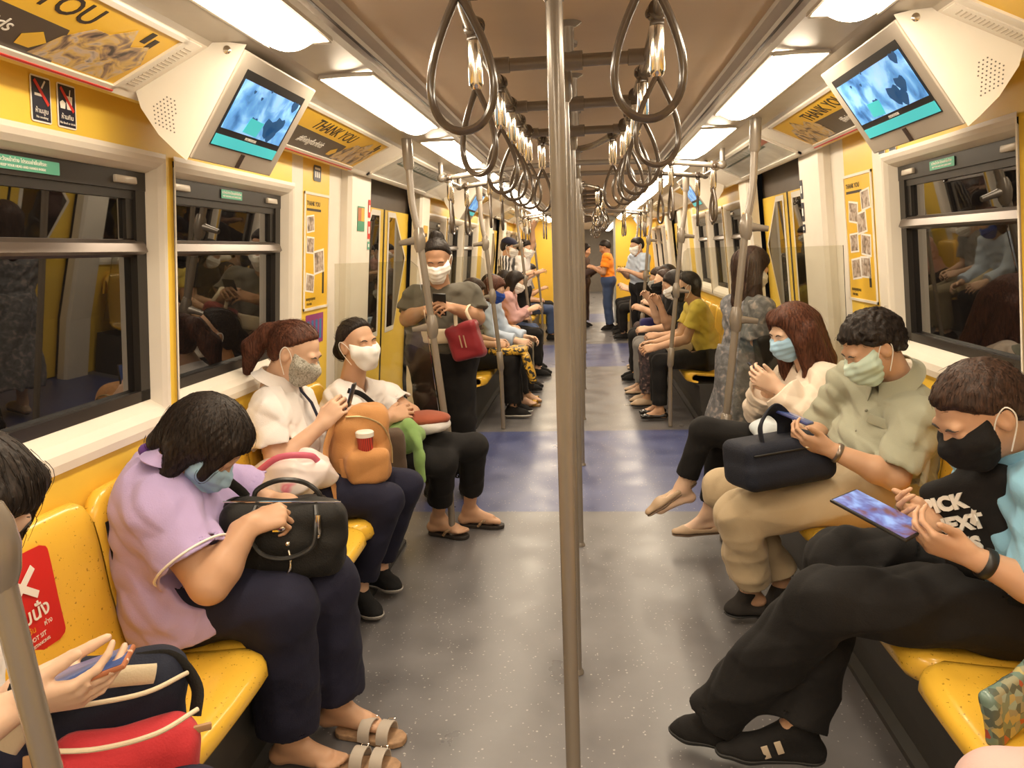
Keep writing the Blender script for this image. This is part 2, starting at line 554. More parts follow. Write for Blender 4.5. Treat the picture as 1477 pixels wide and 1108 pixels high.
    for pts, mi in ((P, 1), (P2, 0)):
        v = [(s * x, y, z) for y in (Y0, Y1) for x, z in pts]; n = len(pts)
        t1.add(v, [(i, i + 1, n + i + 1, n + i) for i in range(n - 1)], mi)
    segs = [Y0] + [PER * k + d for k in (-1, 0, 1, 2) for d in (.25, 3.82)] + [Y1]
    for q, (a, c) in enumerate(zip(segs, segs[1:])):
        v = [(s * x, y, z) for y in (a, c) for x, z in P3]
        t1.add(v, [(i, i + 1, 4 + i + 1, 4 + i) for i in range(3)], 2 if q % 2 else 0)
    struct('trim_%d' % (100 + (s > 0)), t1, [WHITE, METALTRIM, YELLOW])
    g = MB()
    for x0, x1, z in ((.578, .584, 2.0645), (.588, .591, 2.069)):
        g.box((s * (x0 + x1) / 2, (Y0 + Y1) / 2, z), (x1 - x0, Y1 - Y0, .002))
    struct('trim_%d' % (102 + (s > 0)), g, DARKGAP)

# end walls: behind the camera and the gangway portal
m = MB(); m.box((0, Y0 - .03, 1.05), (2.9, .05, 2.2))
struct('wall_back', m, WHITE)
m = MB(); m.box((0, Y1 + .03, 1.05), (2.9, .05, 2.2))
struct('wall_front', m, mat('gangway_grey', (.16, .14, .12), .6))
m = MB()
for s in SIDES:
    m.box((s * .98, 15.45, 1.05), (.80, .5, 2.1), mi=0)
    m.box((s * .575, 15.45, 1.05), (.03, .54, 2.1), mi=1)
m.box((0, 15.45, 2.06), (1.2, .5, .1), mi=1)
portal = struct('wall_gangway', m, [YELLOW, mat('grey_portal_edge', (.33, .36, .36), .5)])
text('lettering', 'THANK\nYOU', .085, DARKGAP, (.62, 15.19, 1.05), (1, 0, 0), (0, 0, 1), portal)


# ------------------------------------------------------------------ ceiling lights
def light(s, y, idx):
    t = thing('ceiling_light', '', 'ceiling light', (s * .69, y, 2.04), 'fluorescent ceiling lights along the car')
    d = MB()

    def fn(u, v):
        e = min(u, 1 - u) * 1.03
        rr = min(1, e / .045)
        b = .034 * (1 - (2 * v - 1) ** 2) * math.sqrt(max(0, 1 - (1 - rr) ** 2)) ** .5
        return (s * (.612 + .158 * v), y + 1.03 * u, 2.034 - .004 * v - b)
    us = 22
    d.grid(fn, us, 10)
    obj('diffuser', d, LAMP, t)
    r = MB()
    for yy in (y - .012, y + 1.042):
        r.box((s * .691, yy, 2.034), (.165, .02, .012), bev=.003)
    r.box((s * .606, y + .515, 2.036), (.008, 1.05, .01)); r.box((s * .776, y + .515, 2.03), (.008, 1.05, .01))
    obj('lamp_frame', r, GREYPL, t)
    return t


for s in SIDES:
    j = 0
    for i in range(-3, 17):
        y = .97 + 1.43 * i + (.07 if s > 0 else 0)
        t = light(s, y, i)
        if i >= 0:
            t['label'] = '%s long white ceiling light from the camera in the %s row' % (ORD[j] if j < 15 else 'distant', SN[s]); j += 1
            if i > 7: t['label'] = 'small distant white ceiling light far down the %s row' % SN[s]
        else:
            t['label'] = 'white ceiling light over the near end of the car, %s row' % SN[s]

# ------------------------------------------------------------------ seats and bench bases
SEATY = [.445 + .453 * i + .2265 for i in range(7)]


def seat_proto():
    pr = np.array([(.05, .365), (.012, .372), (-.002, .392), (0., .418), (.010, .437), (.035, .447), (.09, .446), (.17, .438), (.27, .430), (.35, .428), (.395, .438),
                   (.418, .468), (.430, .52), (.440, .60), (.447, .68), (.452, .76), (.457, .82), (.463, .852), (.474, .870), (.49, .876), (.506, .868), (.512, .84), (.512, .70)])
    ts = np.array([-1, -.985, -.95, -.88, -.78, -.6, -.35, 0, .35, .6, .78, .88, .95, .985, 1])
    N = len(pr); V = []
    for t in ts:
        a = abs(t)
        ed = max(0, (a - .86) / .14)
        dish = .013 * math.cos(t * PI / 2) ** 1.2
        for q, (u, z) in enumerate(pr):
            w2 = min(1, max(0, (z - .43) / .12))         # 0 on the pan, 1 on the back
            uu = u + dish * w2 - (0 if q > 18 else -.011 * ed ** 2.2 * w2)
            zz = z - (dish + .010 * ed ** 2.2) * (1 - w2) * (1 if 4 <= q <= 11 else .5)
            if z > .70: zz -= .055 * max(0, (a - .72) / .28) ** 2.4 * min(1, (z - .70) / .12)
            if q < 6: uu += .045 * max(0, (a - .70) / .30) ** 2.6
            V.append((-(.825 + uu), t * .224, zz))
    A = np.array(V).reshape(len(ts), N, 3)
    mb = MB(); mb.grid(lambda u, v: A[int(round(u * (len(ts) - 1))), int(round(v * (N - 1)))], len(ts) - 1, N - 1, t=.016)
    bm = bmesh.new(); o = obj('train_seat', mb, SEAT)
    bm.from_mesh(o.data); bmesh.ops.recalc_face_normals(bm, faces=bm.faces); bm.to_mesh(o.data); bm.free()
    for p in o.data.polygons: p.use_smooth = True
    o.data.set_sharp_from_angle(angle=.9)
    return o


proto = seat_proto()
SEAT_LBL = {(-1, 0): 'yellow moulded seat at the near end of the left bench', (-1, 1): 'yellow seat under the passenger with the navy and red backpack',
            (-1, 2): 'empty yellow seat with the red do-not-sit sticker on its left-bench backrest', (-1, 3): 'yellow seat under the woman in the lilac uniform',
            (-1, 4): 'yellow seat between the lilac uniform and the white coat', (-1, 5): 'yellow seat under the ponytailed woman in the white coat',
            (-1, 6): 'yellow seat under the woman in the white t-shirt with crossed arms', (1, 0): 'yellow moulded seat at the near end of the right bench',
            (1, 1): 'yellow seat with a floral pouch on it at the lower right', (1, 2): 'empty yellow seat just behind the floral pouch on the right bench',
            (1, 3): 'yellow seat under the man in the light blue polo', (1, 4): 'empty yellow seat between the blue polo and the green shirt',
            (1, 5): 'yellow seat under the man in the sage green shirt', (1, 6): 'yellow seat under the long-haired woman in the cream blouse'}
first = True
BN = {0: 'near', 1: 'middle', 2: 'far'}
for k in (0, 1, 2):
    for s in SIDES:
        for i, y in enumerate(SEATY):
            if k == 0 and i == 0: continue
            yy = y + PER * k
            lb = SEAT_LBL[(s, i)] if k == 0 else 'yellow moulded seat, %s of the %s bench on the %s, counted from the near end' % (ORD[i], BN[k], SN[s])
            if first: o = proto; first = False
            else: o = proto.copy(); COL.objects.link(o)
            o.location = (0, yy, 0); o.rotation_euler = (0, 0, PI if s > 0 else 0)
            tag(o, lb, 'seat', 'yellow moulded seats of the %s %s bench' % (BN[k], SN[s]))
        b = MB()
        a, c = PER * k + (.44 if k else .89), PER * k + 3.62
        sec = [(.925, .0), (.925, .02), (.955, .035), (.955, .12), (.945, .125), (.93, .34), (.90, .352), (1.36, .352), (1.36, 0)]
        v = [(s * x, y, z) for y in (a, c) for x, z in sec]; n = len(sec)
        b.add(v, [(i, (i + 1) % n, n + (i + 1) % n, n + i) for i in range(n)] + [tuple(range(n)), tuple(range(n, 2 * n))])
        tag(obj('bench_base', b, KICK, smooth=False), 'charcoal boxed base under the %s %s bench' % (BN[k], SN[s]), 'bench base')


# ------------------------------------------------------------------ grab poles
def centre_pole(y, lb):
    x = -.008 if y < 2 else -.02
    t = thing('grab_pole', lb, 'pole', (x, y, 0), 'centre poles along the aisle')
    m = MB(); m.tube([(x, y, 0.004), (x, y, 2.085)], .0160, 24)
    obj('tube', m, POLE, t)
    m = MB(); m.tube([(x, y, .001), (x, y, .006), (x, y, .018)], [.023, .023, .017], 24); obj('foot', m, POLE, t)
    m = MB(); m.tube([(x, y, 1.925), (x, y, 1.94), (x, y, 2.05), (x, y, 2.085), (x, y, 2.09), (x, y, 2.099)], [.017, .026, .027, .024, .045, .046], 24); obj('collar', m, POLE, t)


for i, y in enumerate((1.47, 2.44, 3.60, 5.03, 6.45, 7.9, 9.3, 10.7, 12.2)):
    centre_pole(y, '%s taupe floor-to-ceiling pole in the middle of the aisle%s' % (['nearest', 'second', 'third', 'fourth', 'fifth', 'sixth', 'seventh', 'eighth', 'ninth'][i], ', counted from the camera' if i else ''))


def bend(pts, n=8):
    """Catmull-Rom through the points."""
    P = np.asarray(pts, float); P = np.vstack([2 * P[0] - P[1], P, 2 * P[-1] - P[-2]])
    out = []
    for i in range(1, len(P) - 2):
        for q in range(n):
            t = q / n
            a, b, c, d = P[i - 1:i + 3]
            out.append(.5 * (2 * b + (c - a) * t + (2 * a - 5 * b + 4 * c - d) * t * t + (3 * b - a - 3 * c + d) * t ** 3))
    out.append(P[-2])
    return np.array(out)


def end_pole(s, y, lb, dirn, glass=True):
    """Bent pole at a bench end: ceiling to seat corner, then floor, with knobs that clamp a clear partition."""
    t = thing('grab_pole', lb, 'pole', (s * .72, y, 0), 'bent poles at the bench ends')
    pts = [(s * .815, y, 2.03), (s * .812, y, 1.90), (s * .808, y, 1.74), (s * .785, y, 1.58), (s * .770, y, 1.45), (s * .735, y, 1.03), (s * .70, y, .62), (s * .695, y, .45), (s * .695, y, .006)]
    m = MB(); m.tube(bend(pts), .0175, 18); obj('tube', m, POLE, t)
    m = MB(); m.tube([(s * .816, y, 2.034), (s * .814, y, 1.90), (s * .812, y, 1.885)], [.026, .026, .019], 18); obj('collar', m, POLE, t)
    m = MB(); m.tube([(s * .705, y, .66), (s * .703, y, .65), (s * .695, y, .52), (s * .695, y, .50)], [.019, .027, .027, .019], 18); obj('sleeve', m, POLE, t)
    for z, x in ((1.55, .782), (1.12, .742)):
        m = MB()
        m.tube([(s * x, y, z - .06), (s * x, y, z - .035), (s * (x - .002), y, z), (s * x, y, z + .035), (s * x, y, z + .06)], [.019, .028, .031, .028, .019], 16)
        m.tube([(s * x, y, z), (s * (x + .05), y, z - .005), (s * (x + .10), y, z - .012)], [.026, .017, .013], 14)
        obj('clamp_knob', m, POLE, t)
    if glass:
        g = MB()
        yy = y + .0
        xs = lambda z: .80 - .085 * (1.45 - z) / .95
        pts = [(xs(.47), .47), (xs(1.42), 1.42), (xs(1.45) + .03, 1.45), (1.22, 1.45), (1.30, .47)]
        g.prism([(s * a, c) for a, c in pts], (0, yy - .005, 0), (1, 0, 0), (0, 0, 1), (0, 1, 0), .01)
        tag(obj('glass_partition', g, ACRYLIC, smooth=False), 'clear draught screen beside the %s' % lb, 'partition')


end_pole(-1, 3.70, 'bent taupe pole at the door end of the left bench', 1)
end_pole(1, 3.66, 'bent taupe pole at the door end of the right bench', 1)
end_pole(-1, .86, 'bent taupe pole at the lower left corner of the picture', -1, False)
for s in SIDES:
    end_pole(s, 6.13, 'bent taupe pole at the near end of the %s bench beyond the doors' % SN[s], -1)
    end_pole(s, 9.40, 'bent taupe pole at the far end of the %s bench beyond the doors' % SN[s], 1, False)
    end_pole(s, 11.83, 'distant bent taupe pole at the far %s bench' % SN[s], -1, False)


# ------------------------------------------------------------------ overhead rails
def rail_frame(o, lb):
    t = thing('overhead_rail', lb, 'handrail', (0, o + 2.5, 2.0), 'overhead handrail frames')
    for s in SIDES:
        pts = [(0, o + .80, 2.0), (s * .05, o + .85, 2.0), (s * .135, o + 1.15, 2.0), (s * .20, o + 1.6, 2.0), (s * .22, o + 2.1, 2.0), (s * .22, o + 3.2, 2.0), (s * .20, o + 3.55, 2.0), (s * .10, o + 3.98, 2.0), (s * .03, o + 4.12, 2.0), (0, o + 4.14, 2.0)]
        m = MB(); m.tube(bend(pts, 6), .0155, 14); obj('side_rail', m, POLE, t)
    for y in (1.60, 2.24, 2.88, 3.52):
        x = .21
        m = MB(); m.tube([(-x, o + y, 2.0), (x, o + y, 2.0)], .0175, 14)
        m.tube([(-.042, o + y, 2.0), (-.04, o + y, 2.0), (.04, o + y, 2.0), (.042, o + y, 2.0)], [.018, .026, .026, .018], 16)
        for q in SIDES: m.tube([(q * (x - .045), o + y, 2.0), (q * (x - .043), o + y, 2.0), (q * (x + .0), o + y, 2.0)], [.018, .022, .022], 14)
        obj('crossbar', m, POLE, t)
        m = MB(); m.tube([(.0, o + y, 2.0), (.0, o + y, 2.07), (.0, o + y, 2.088), (.0, o + y, 2.0995)], [.017, .017, .019, .04], 16); obj('ceiling_bracket', m, POLE, t)


for k in (0, 1, 2):
    rail_frame(PER * k, 'taupe %s overhead handrail frame carrying strap loops over the aisle' % ('nearest', 'second', 'distant')[k])


def door_rail(o, lb):
    t = thing('overhead_rail', lb, 'handrail', (0, o + 5.0, 1.93), 'overhead handrail frames')
    for y in (4.72, 5.38):
        m = MB(); m.tube(bend([(-.86, o + y, 1.94), (-.80, o + y, 1.94), (-.3, o + y, 1.985), (.3, o + y, 1.985), (.80, o + y, 1.94), (.86, o + y, 1.94)], 5), .0155, 14); obj('crossbar', m, POLE, t)
    for s in SIDES:
        m = MB(); m.tube([(s * .85, o + 4.70, 1.94), (s * .85, o + 5.40, 1.94)], .0155, 14); obj('side_rail', m, POLE, t)
        for y in (4.72, 5.38):
            m = MB(); m.tube([(s * .85, o + y, 1.94), (s * .85, o + y, 2.034)], .015, 12); m.ball((s * .85, o + y, 1.94), .026); obj('ceiling_bracket', m, POLE, t)


for k in (0, 1):
    door_rail(PER * k, 'taupe square handrail frame over the %s doorway' % ('nearest', 'second')[k])


# ------------------------------------------------------------------ hanging straps
def strap_proto():
    t = thing('hanging_strap', '', 'hanging strap')
    m = MB(); m.tube([(0, -.016, 0), (0, -.014, 0), (0, .014, 0), (0, .016, 0)], [.019, .0225, .0225, .019], 16)
    m.box((0, 0, -.026), (.03, .024, .016), bev=.004)
    for s in SIDES: m.ball((s * .021, 0, -.006), (.006, .010, .010), nu=10, nv=6)
    obj('clamp', m, LOOP, t)
    m = MB(); m.tube([(0, 0, -.030), (0, 0, -.034), (0, 0, -.128), (0, 0, -.136), (0, 0, -.142)], [.013, .0175, .0175, .015, .010], 18)
    obj('sleeve', m, CHROME, t)
    m = MB()
    P = []
    for q in range(48):
        a = 2 * PI * q / 48 + .001               # teardrop, pointed at the sleeve
        x = .0665 * math.sin(a) * abs(math.sin(a / 2)) ** 1.15
        P.append((x, 0, -.236 + .100 * math.cos(a)))
    m.tube(P, .0066, 10, closed=True, sq=(1.35, .95), up=(0, 1, 0))
    obj('loop', m, LOOP, t)
    return t


sp = strap_proto()
first = True


def railx(y):
    return float(np.interp(y, [1.0, 1.15, 1.6, 2.1, 3.2, 3.55, 3.98], [.09, .135, .20, .22, .22, .20, .10]))


def put_strap(x, y, z, rz, lb, grp):
    global first
    if first:
        o = sp; first = False
        o.location = (x, y, z); o.rotation_euler = (0, 0, rz); o['label'] = lb; o['group'] = grp
    else:
        o = dup(sp, (x, y, z), lb, grp, rz)
    return o


YS = [1.19, 1.85, 2.10, 2.45, 2.80, 3.15, 3.42, 3.70]
for k in (0, 1, 2):
    for s in SIDES:
        j = 0
        for i, y in enumerate(YS):
            if i == 2: continue
            yy = y + (.0 if s < 0 else -.02)
            lb = ('%s teardrop strap loop from the camera on the %s overhead rail, chrome sleeve' % (ORD[j], SN[s])) if k == 0 else 'small teardrop strap loop hanging %s on the %s side over the aisle' % ('beyond the first doorway' if k == 1 else 'far down the car', SN[s])
            j += 1
            put_strap(s * railx(yy), yy + PER * k, 2.0, random.uniform(-.25, .25) + (0 if i % 2 == 0 else .35 * s), lb, 'strap loops over the %s' % ('nearest aisle bay', 'second aisle bay', 'far aisle bay')[k])
for k in (0, 1):
    for s in SIDES:
        for j, (x, y, z) in enumerate(((.80, 4.72, 1.942), (.55, 4.72, 1.966), (.80, 5.38, 1.942), (.55, 5.38, 1.966), (.85, 5.05, 1.94))):
            lb = '%s teardrop strap loop hanging %s the %s doorway on the %s' % (['outer', 'inner', 'outer', 'inner', 'wall-side'][j], ['at the near crossbar of', 'at the near crossbar of', 'at the far crossbar of', 'at the far crossbar of', 'between the crossbars of'][j], ('nearest', 'second')[k], SN[s])
            put_strap(s * x, y + PER * k, z, PI / 2 + random.uniform(-.3, .3), lb, 'strap loops over the doorways')


# ------------------------------------------------------------------ boards on the walls and the cove
class Frame:
    """Local board frame: O lower-left corner, R to the reader's right, U up, N towards the reader."""
    def __init__(f, O, R, U): f.O = np.asarray(O, float); B = basis(R, U); f.R, f.U, f.N = B[:, 0], B[:, 1], B[:, 2]
    def p(f, x, y, n=0.): return f.O + f.R * x + f.U * y + f.N * n
    def rect(f, mb, x, y, w, h, n0=0., t=.001, mi=0): return mb.prism([(0, 0), (w, 0), (w, h), (0, h)], f.p(x, y, n0), f.R, f.U, f.N, t, mi)
    def poly(f, mb, pts, n0=0., t=.001, mi=0): return mb.prism(pts, f.p(0, 0, n0), f.R, f.U, f.N, t, mi)
    def text(f, s, size, m, x, y, parent, n=.0022, align='LEFT', bold=0., ang=0.):
        c, d = math.cos(ang), math.sin(ang)
        return text('lettering', s, size, m, f.p(x, y, n), f.R * c + f.U * d, f.U * c - f.R * d, parent, .0006, align, bold)


def wall_frame(s, y, z, n=.002): return Frame(wp(s, y, z, n), (0, -s, 0), wp(s, y, z + .1) - wp(s, y, z))
def cove_frame(s, y, e=.008): return Frame((s * 1.126, y, 1.9305), (0, -s, 0), (-s * .217, 0, .100))


INK = mat('brown_black_ink', (.03, .02, .014), .5, var=0)
WINK = mat('white_ink', (.85, .82, .76), .5, var=0)
RED = mat('red_ink', (.62, .03, .02), .45, var=.03)
NAVY = mat('navy_ink', (.012, .014, .035), .4, var=0)
PHOTO = pattern('printed_group_photo', [(.34, (.06, .045, .04)), (.44, (.36, .24, .16)), (.52, (.70, .48, .14)), (.60, (.62, .50, .40)), (.72, (.20, .19, .20))], 17, 'noise', .35, 1.2, 3)
PHOTO2 = pattern('printed_small_photo', [(.30, (.10, .08, .07)), (.45, (.34, .25, .18)), (.55, (.50, .40, .32)), (.68, (.62, .55, .48))], 34, 'noise', .35, .8, 3)
BANDM = mat('dark_brown_print', (.07, .05, .038), .35, var=.15)
ADY = mat('advert_yellow', (.82, .50, .035), .33, var=.05, vs=4)


def ad(s, y0, W, lb, word_x, tag_x, ph_x, bw=.50, ps=1., wy=.128):
    F = cove_frame(s, y0)
    t = thing('advertising_panel', lb, 'advert', F.O, 'slanted adverts above the windows')
    H = .212
    m = MB(); F.rect(m, 0, 0, W, H, .002, .002); obj('poster', m, ADY, t, smooth=False)
    m = MB()
    for x, y, a, b in ((-.014, -.014, W + .028, .014), (-.014, H, W + .028, .014), (-.014, -.014, .014, H + .028), (W, -.014, .014, H + .028)): F.rect(m, x, y, a, b, .0, .010)
    obj('frame', m, WPL, t, smooth=False)
    m = MB(); F.rect(m, -.014, -.020, W + .028, .006, .0, .012); obj('red_edge', m, RED, t, smooth=False)
    m = MB(); F.poly(m, [(tag_x - .55, 0), (tag_x + bw, 0), (tag_x + bw - .06, .105), (tag_x - .50, .115)], .004, .0006); obj('dark_band', m, BANDM, t, smooth=False)
    m = MB(); F.poly(m, [(ph_x + a * ps, b * .92) for a, b in ((0, .008), (.40, .008), (.44, .10), (.37, .165), (.30, .14), (.24, .20), (.17, .15), (.10, .15), (.03, .09))], .0052, .0006); obj('printed_photo', m, PHOTO, t, smooth=False)
    F.text('THANK YOU', .082, INK, word_x, wy, t, .0045, 'CENTER', .0006)
    F.text('#livingforkids', .050, WINK, tag_x - .085, .042, t, .0052, 'CENTER')
    m = MB(); F.poly(m, [(tag_x + bw - .17 + a, b) for a, b in ((.04, .02), (.08, .02), (.10, .05), (.065, .075), (.03, .05))], .0052, .0006); obj('emblem', m, ADY, t, smooth=False)
    m = MB()                                              # diamond eyes mark of a round printed character-free badge
    F.rect(m, W - .10, .155, .02, .04, .0045, .0006); F.rect(m, W - .07, .14, .02, .04, .0045, .0006)
    obj('printed_marks', m, INK, t, smooth=False)
    return t


ad(-1, .42, 1.44, 'large yellow slanted advert at the upper left, before the left screen', .945, 1.0, 1.14, .22, .66, .136)
ad(-1, 2.56, 1.24, 'yellow THANK YOU advert beyond the left screen', .60, .62, .85, .3, .85)
ad(1, 1.95, 1.42, 'large yellow slanted advert at the upper right corner, before the right screen', .70, .75, .15)
ad(1, 3.86, 1.10, 'yellow THANK YOU advert beyond the right screen', .62, .80, .01, .28, .9)
for s in SIDES:
    for k in (1, 2):
        ad(s, PER * k + (.9 if s < 0 else 2.3), 1.3, 'distant yellow slanted advert over the %s %s bench' % (BN[k], SN[s]), .6, .6, .8)


def notice(s, y0, W, lb):
    F = cove_frame(s, y0)
    t = thing('notice_panel', lb, 'notice', F.O, 'grey notice panels above the doors')
    H = .205
    m = MB(); F.rect(m, 0, 0, W, H, .001, .003)
    obj('sheet', m, mat('grey_printed_sheet', (.42, .42, .39), .25, var=.15, vs=6), t, smooth=False)
    m = MB()
    for x, y, a, b in ((-.02, -.02, W + .04, .02), (-.02, H, W + .04, .02), (-.02, -.02, .02, H + .04), (W, -.02, .02, H + .04)): F.rect(m, x, y, a, b, .0, .012)
    obj('frame', m, WPL, t, smooth=False)
    m = MB()
    F.rect(m, .12, .13, W - .3, .013, .0045, .0005)
    for q in range(14): F.rect(m, .14 + q * (W - .36) / 13, .142, .012, .03, .0045, .0005)
    obj('route_line', m, mat('dark_green_print', (.06, .09, .07), .4, var=0), t, smooth=False)
    m = MB(); F.rect(m, W - .26, .15, .22, .05, .0045, .0005); obj('red_print', m, mat('dull_red_print', (.30, .10, .07), .4), t, smooth=False)


for k in (0, 1):
    for s in SIDES:
        notice(s, PER * k + (4.12 if s < 0 else 5.55), 1.42, 'grey route notice in a white frame above the %s %s doors' % (('nearest', 'second')[k], SN[s]))

# ribbed air vents beside the screens
for s, y in ((-1, 1.88), (1, 2.07)):
    F = cove_frame(s, y)
    t = thing('air_vent', 'ribbed cream air vent beside the near edge of the %s screen' % SN[s], 'vent', F.O)
    m = MB(); F.rect(m, .0, .0, .062, .222, .0, .004); obj('panel', m, WPL, t, smooth=False)
    m = MB()
    for q in range(16): F.rect(m, .016, .016 + q * .0118, .032, .004, .004, .0015)
    obj('ribs', m, GREYPL, t, smooth=False)


# ------------------------------------------------------------------ screens
SCREEN = pattern('blue_screen_image', [(.30, (.02, .10, .30)), (.45, (.10, .30, .62)), (.56, (.24, .50, .85)), (.72, (.34, .60, .92))], 11, 'noise', .3, .6, 4, emis=.85)
TEAL = mat('teal_screen_band', (.05, .42, .44), .3, var=0, emis=((.05, .42, .44), .8))
SDARK = mat('dark_screen_shapes', (.01, .06, .16), .3, var=0, emis=((.015, .08, .20), .6))


def screen(s, y0, y1, lb, detail=True):
    t = thing('video_screen', lb, 'screen', (s * .95, y0, 1.9), 'video screens under the ceiling cove')
    a, b = np.array([.828, 2.020]), np.array([1.010, 1.760])             # front face, top and bottom edge
    sec = [tuple(a), tuple(b), (1.030, 1.778), (1.072, 1.822), (1.112, 1.890), (1.120, 1.930), (.93, 2.019), (.905, 2.034)]
    m = MB(); n = len(sec)
    v = [(s * x, y, z) for y in (y0, y1) for x, z in sec]
    m.add(v, [(i, (i + 1) % n, n + (i + 1) % n, n + i) for i in range(n)] + [tuple(range(n)), tuple(range(n, 2 * n))])
    o = obj('housing', m, WPL, t, smooth=False)
    bv = o.modifiers.new('bevel', 'BEVEL'); bv.width = .008; bv.segments = 2
    W = y1 - y0
    ya = y0 if s < 0 else y1
    U = np.array([s * (a[0] - b[0]), 0, a[1] - b[1]]); H = np.linalg.norm(U)
    F = Frame((s * b[0], ya, b[1]), (0, -s, 0), U)
    m = MB(); F.rect(m, .006, .0, W - .012, H, .0, .012)
    o = obj('bezel', m, GREYPL, t, smooth=False); bv = o.modifiers.new('bevel', 'BEVEL'); bv.width = .004; bv.segments = 2
    x0, x1, h0, h1 = .055, W - .055, .052, H - .040
    m = MB(); F.rect(m, x0, h0, x1 - x0, h1 - h0, .0125, .001); obj('display_border', m, BLACK, t, smooth=False)
    m = MB(); F.rect(m, x0 + .012, h0 + .055, x1 - x0 - .024, h1 - h0 - .080, .0138, .001); obj('display', m, SCREEN, t, smooth=False)
    m = MB(); F.rect(m, x0 + .004, h0 + .004, x1 - x0 - .008, .032, .0138, .001); obj('display_band', m, TEAL, t, smooth=False)
    if detail:
        for cx, cy, r in ((.30, .10, .036), (.36, .12, .028), (.33, .085, .030), (.18, .10, .018), (.10, .18, .006), (.16, .17, .006), (.20, .20, .005), (.40, .19, .02)):
            k = (x1 - x0) / .45; m = MB()
            F.poly(m, [(x0 + cx * k + r * math.cos(q) * 1.1, h0 + cy + r * math.sin(q) * (.8 + .3 * math.sin(3 * q))) for q in np.linspace(0, 2 * PI, 14)[:-1]], .0150, .0006)
            obj('picture_shape', m, SDARK, t, smooth=False)
        m = MB(); F.poly(m, [(x0 + .13, h0 + .062), (x0 + .22, h0 + .058), (x0 + .23, h0 + .105), (x0 + .14, h0 + .108)], .0157, .0006); obj('picture_panel', m, TEAL, t, smooth=False)
        F.text('PROMOTION', .012, WINK, (x0 + x1) / 2, h0 + .040, t, .0150, 'CENTER')
        m = MB(); F.rect(m, W * .5 - .006, .004, .020, .044, .012, .004); obj('sensor', m, mat('brown_sensor', (.05, .03, .02), .3), t, smooth=False)
        m = MB()
        for i in range(11):                                  # speaker holes on the near cheek
            for j in range(9):
                x, z = .985 + i * .0098, 1.795 + j * .0105 + i * .0052
                if 1.035 + .0 < x + (z - 1.79) * .15 and (x - 1.045) ** 2 + (z - 1.865) ** 2 < .0036 and z < 2.0 - (x - .93) * .62 - .012:
                    m.tube([(s * x, y0 - .0008, z), (s * x, y0 + .001, z)], .0022, 6)
        if m.n: obj('speaker_grille', m, mat('grille_hole', (.16, .14, .12), .6), t, smooth=False)
        m = MB(); m.ball((s * .868, y0 + .0, 2.016), (.011, .004, .011)); obj('lock', m, CHROME, t)


screen(-1, 1.964, 2.482, 'blue video screen in a white wedge housing, upper left')
screen(1, 2.088, 2.708, 'blue video screen in a white wedge housing, upper right')
for s in SIDES:
    screen(s, 6.25, 6.80, 'distant blue video screen beyond the %s doors' % SN[s], False)
    screen(s, 13.2, 13.8, 'far tiny video screen over the far %s bench' % SN[s], False)


# ------------------------------------------------------------------ stickers and posters
def sticker(name, lb, s, y, z, w, h, m, group=None, r=.006, n=.002):
    F = wall_frame(s, y, z, n)
    t = thing(name, lb, 'sticker' if name != 'poster' else 'poster', F.O, group)
    mb = MB()
    pts = []
    for cx, cy, a in ((w - r, r, -90), (w - r, h - r, 0), (r, h - r, 90), (r, r, 180)):
        pts += [(cx + r * math.cos(math.radians(a + q)), cy + r * math.sin(math.radians(a + q))) for q in (0, 30, 60, 90)]
    F.poly(mb, pts, 0, .0012)
    obj('sheet', mb, m, t, smooth=False)
    return t, F


for i, (y, lb) in enumerate(((1.722, 'navy no-smoking sticker high on the left wall'), (1.812, 'navy no-food-or-drink sticker high on the left wall'))):
    t, F = sticker('sign_sticker', lb, -1, y, 1.824, .068, .106, WINK)
    m = MB(); F.rect(m, .004, .004, .060, .098, .0012, .0008); obj('navy_field', m, NAVY, t, smooth=False)
    m = MB()
    if i == 0:
        F.poly(m, [(.012, .060), (.040, .060), (.040, .066), (.012, .066)], .002, .0006); F.poly(m, [(.038, .078), (.050, .096), (.046, .098), (.034, .080)], .002, .0006)
    else:
        F.poly(m, [(.034, .046), (.050, .046), (.054, .078), (.030, .078)], .002, .0006); F.poly(m, [(.010, .046), (.026, .046), (.028, .060), (.018, .066), (.008, .060)], .002, .0006)
        F.poly(m, [(.042, .078), (.045, .094), (.048, .094), (.045, .078)], .002, .0006)
    obj('pictogram', m, WINK, t, smooth=False)
    m = MB(); F.poly(m, [(.008, .092), (.014, .098), (.060, .046), (.054, .040)], .0027, .0006); obj('red_slash', m, RED, t, smooth=False)
    F.text('ห้ามสูบ' if i == 0 else 'ห้ามกิน', .016, WINK, .034, .022, t, .002, 'CENTER')
    F.text('No smoking' if i == 0 else 'No food or drink', .008, WINK, .034, .010, t, .002, 'CENTER')

GREEN = mat('green_label', (.10, .36, .25), .45, var=.03)
for s, y0, w_, lb in ((-1, 1.62, .25, 'green label on the near left window header'), (-1, 2.74, .17, 'green label on the second left window header'), (1, 3.00, .19, 'green label on the right window header'), (1, 1.95, .2, 'green label on the near right window header')):
    t, F = sticker('window_label', lb, s, y0, 1.714, w_, .032, GREEN, n=-.043, r=.002)
    F.text('ระวังหน้าต่าง โปรดอย่ายื่นศีรษะ', .013, WINK, w_ / 2, .018, t, .0016, 'CENTER')
    F.text('KEEP YOUR HEAD AND HANDS INSIDE', .0085, WINK, w_ / 2, .006, t, .0016, 'CENTER')


